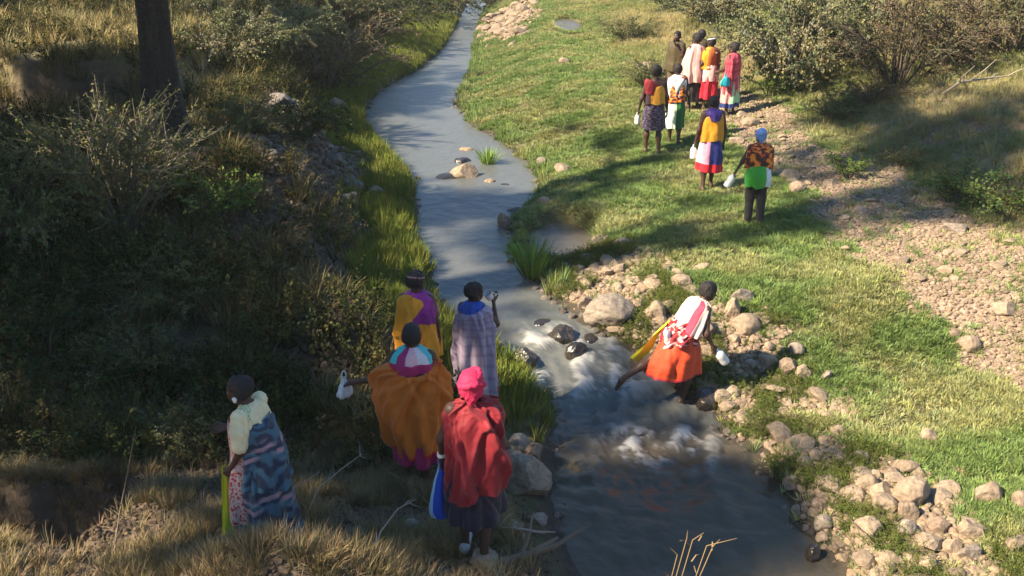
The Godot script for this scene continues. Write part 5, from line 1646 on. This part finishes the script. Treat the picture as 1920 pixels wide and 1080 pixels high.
func cup(label: String, at: Vector3) -> void:
	var o := thing("cup", label, "cup", at)
	o.rotation = Vector3(0.5, 0, 0.3)
	put("bowl", lathe([Vector2(0, -0.055), Vector2(0.04, -0.055), Vector2(0.046, -0.045), Vector2(0.052, 0.05), Vector2(0.048, 0.05), Vector2(0.042, -0.04), Vector2(0, -0.045)], 18, Color(0.66, 0.65, 0.62)), mats.plastic, o)
	var b := MB.new()
	var pts := []
	for k in 9:
		var a := PI * k / 8.0
		pts.append(Vector3(0.048 + sin(a) * 0.032, cos(a) * 0.03, 0))
	b.tube(pts, [0.006, 0.006, 0.006, 0.006, 0.006, 0.006, 0.006, 0.006, 0.006], 6, Color(0.66, 0.65, 0.62))
	put("handle", b.mesh(), mats.plastic, o)

func _ready() -> void:
	for a in [[na, 1, 0.16], [nb, 2, 0.55], [nc, 3, 2.2]]:
		a[0].seed = a[1]
		a[0].frequency = a[2]
		a[0].fractal_octaves = 3
	var cam := Camera3D.new()
	cam.name = "camera"
	cam.fov = 35.0
	cam.far = 400.0
	cam.position = Vector3(0, 5.4, 0)
	cam.rotation_degrees = Vector3(-22.0, 0, 0)
	add_child(cam)
	cam.current = true
	var env := Environment.new()
	env.background_mode = Environment.BG_SKY
	var sky := Sky.new()
	var sm := ProceduralSkyMaterial.new()
	sm.sky_top_color = Color(0.27, 0.40, 0.56)
	sm.sky_horizon_color = Color(0.62, 0.68, 0.72)
	sm.sky_curve = 0.12
	sm.ground_bottom_color = Color(0.16, 0.14, 0.10)
	sm.ground_horizon_color = Color(0.45, 0.45, 0.42)
	sm.sun_angle_max = 1.0
	sky.sky_material = sm
	env.sky = sky
	env.background_energy_multiplier = 0.95
	env.tonemap_mode = Environment.TONE_MAPPER_LINEAR
	env.tonemap_exposure = 3.05
	env.fog_enabled = true
	env.fog_density = 0.0006
	env.fog_light_color = Color(0.86, 0.86, 0.80)
	env.sdfgi_enabled = true
	env.ssao_enabled = true
	env.ssil_enabled = true
	var we := WorldEnvironment.new()
	we.name = "environment"
	we.environment = env
	add_child(we)
	var sun := DirectionalLight3D.new()
	sun.name = "sun"
	sun.light_energy = 1.5
	sun.light_color = Color(1.0, 0.94, 0.84)
	sun.light_angular_distance = 1.5
	sun.shadow_enabled = true
	add_child(sun)
	sun.look_at_from_position(Vector3(-0.723, 0.643, 0.253) * 50.0, Vector3.ZERO, Vector3.UP)
	make_tables()
	make_materials()
	make_rocks()
	make_shrubs()
	make_clumps()
	build_ground()
	build_water()
	build_trees()
	build_rubble()
	build_boulders()
	build_shrubs()
	make_heads()
	make_cloths()
	build_people()
	build_sticks()
	build_grass()

func build_trees() -> void:
	for a in TREES:
		tree(a[0], Vector3(a[1], hgt(a[1], a[2]), a[2]), a[3], a[4], a[5], a[6])

func build_sticks() -> void:
	var foot := Vector3(0.72, hgt(0.72, -4.25), -4.25)
	var reed := thing("dry_stalks", "golden dry grass stalks rising in front of the dark lower pool", "stalk", foot)
	for k in 5:
		R.seed = 400 + k
		var tip := Vector3(0.97 + 0.035 * k, 1.95 + 0.26 * R.randf(), -4.25 + 0.03 * k) - foot
		var mid := tip * 0.6 + Vector3(-0.05, 0.05, 0)
		var sb := MB.new()
		sb.tube([Vector3(0.02 * k, -0.05, 0), mid * 0.5, mid, tip + Vector3(R.randf_range(-0.04, 0.04), 0, 0), tip + Vector3(0.05 * (k - 1.5), 0.05, 0)], [0.004, 0.004, 0.003, 0.003, 0.001], 5, Color(0.27, 0.18, 0.085), false)
		for q in 7:
			var at := mid.lerp(tip, R.randf())
			sb.blade(at, at + Vector3(R.randf_range(-0.07, 0.07), R.randf_range(0.02, 0.10), R.randf_range(-0.04, 0.04)), Vector3(0.003, 0, 0.002), 0.02, Color(0.28, 0.19, 0.095))
		put("stalk", sb.mesh(), mats.dry, reed)
	for a in STICKS:
		var pts := []
		for q in a[2]:
			pts.append(Vector3(q[0], hgt(q[0], q[1]) + q[2], q[1]))
		stick(a[0], a[1], pts, a[3], a[4], a[5], int(absf(a[2][0][0]) * 100.0) + 7, a[6])
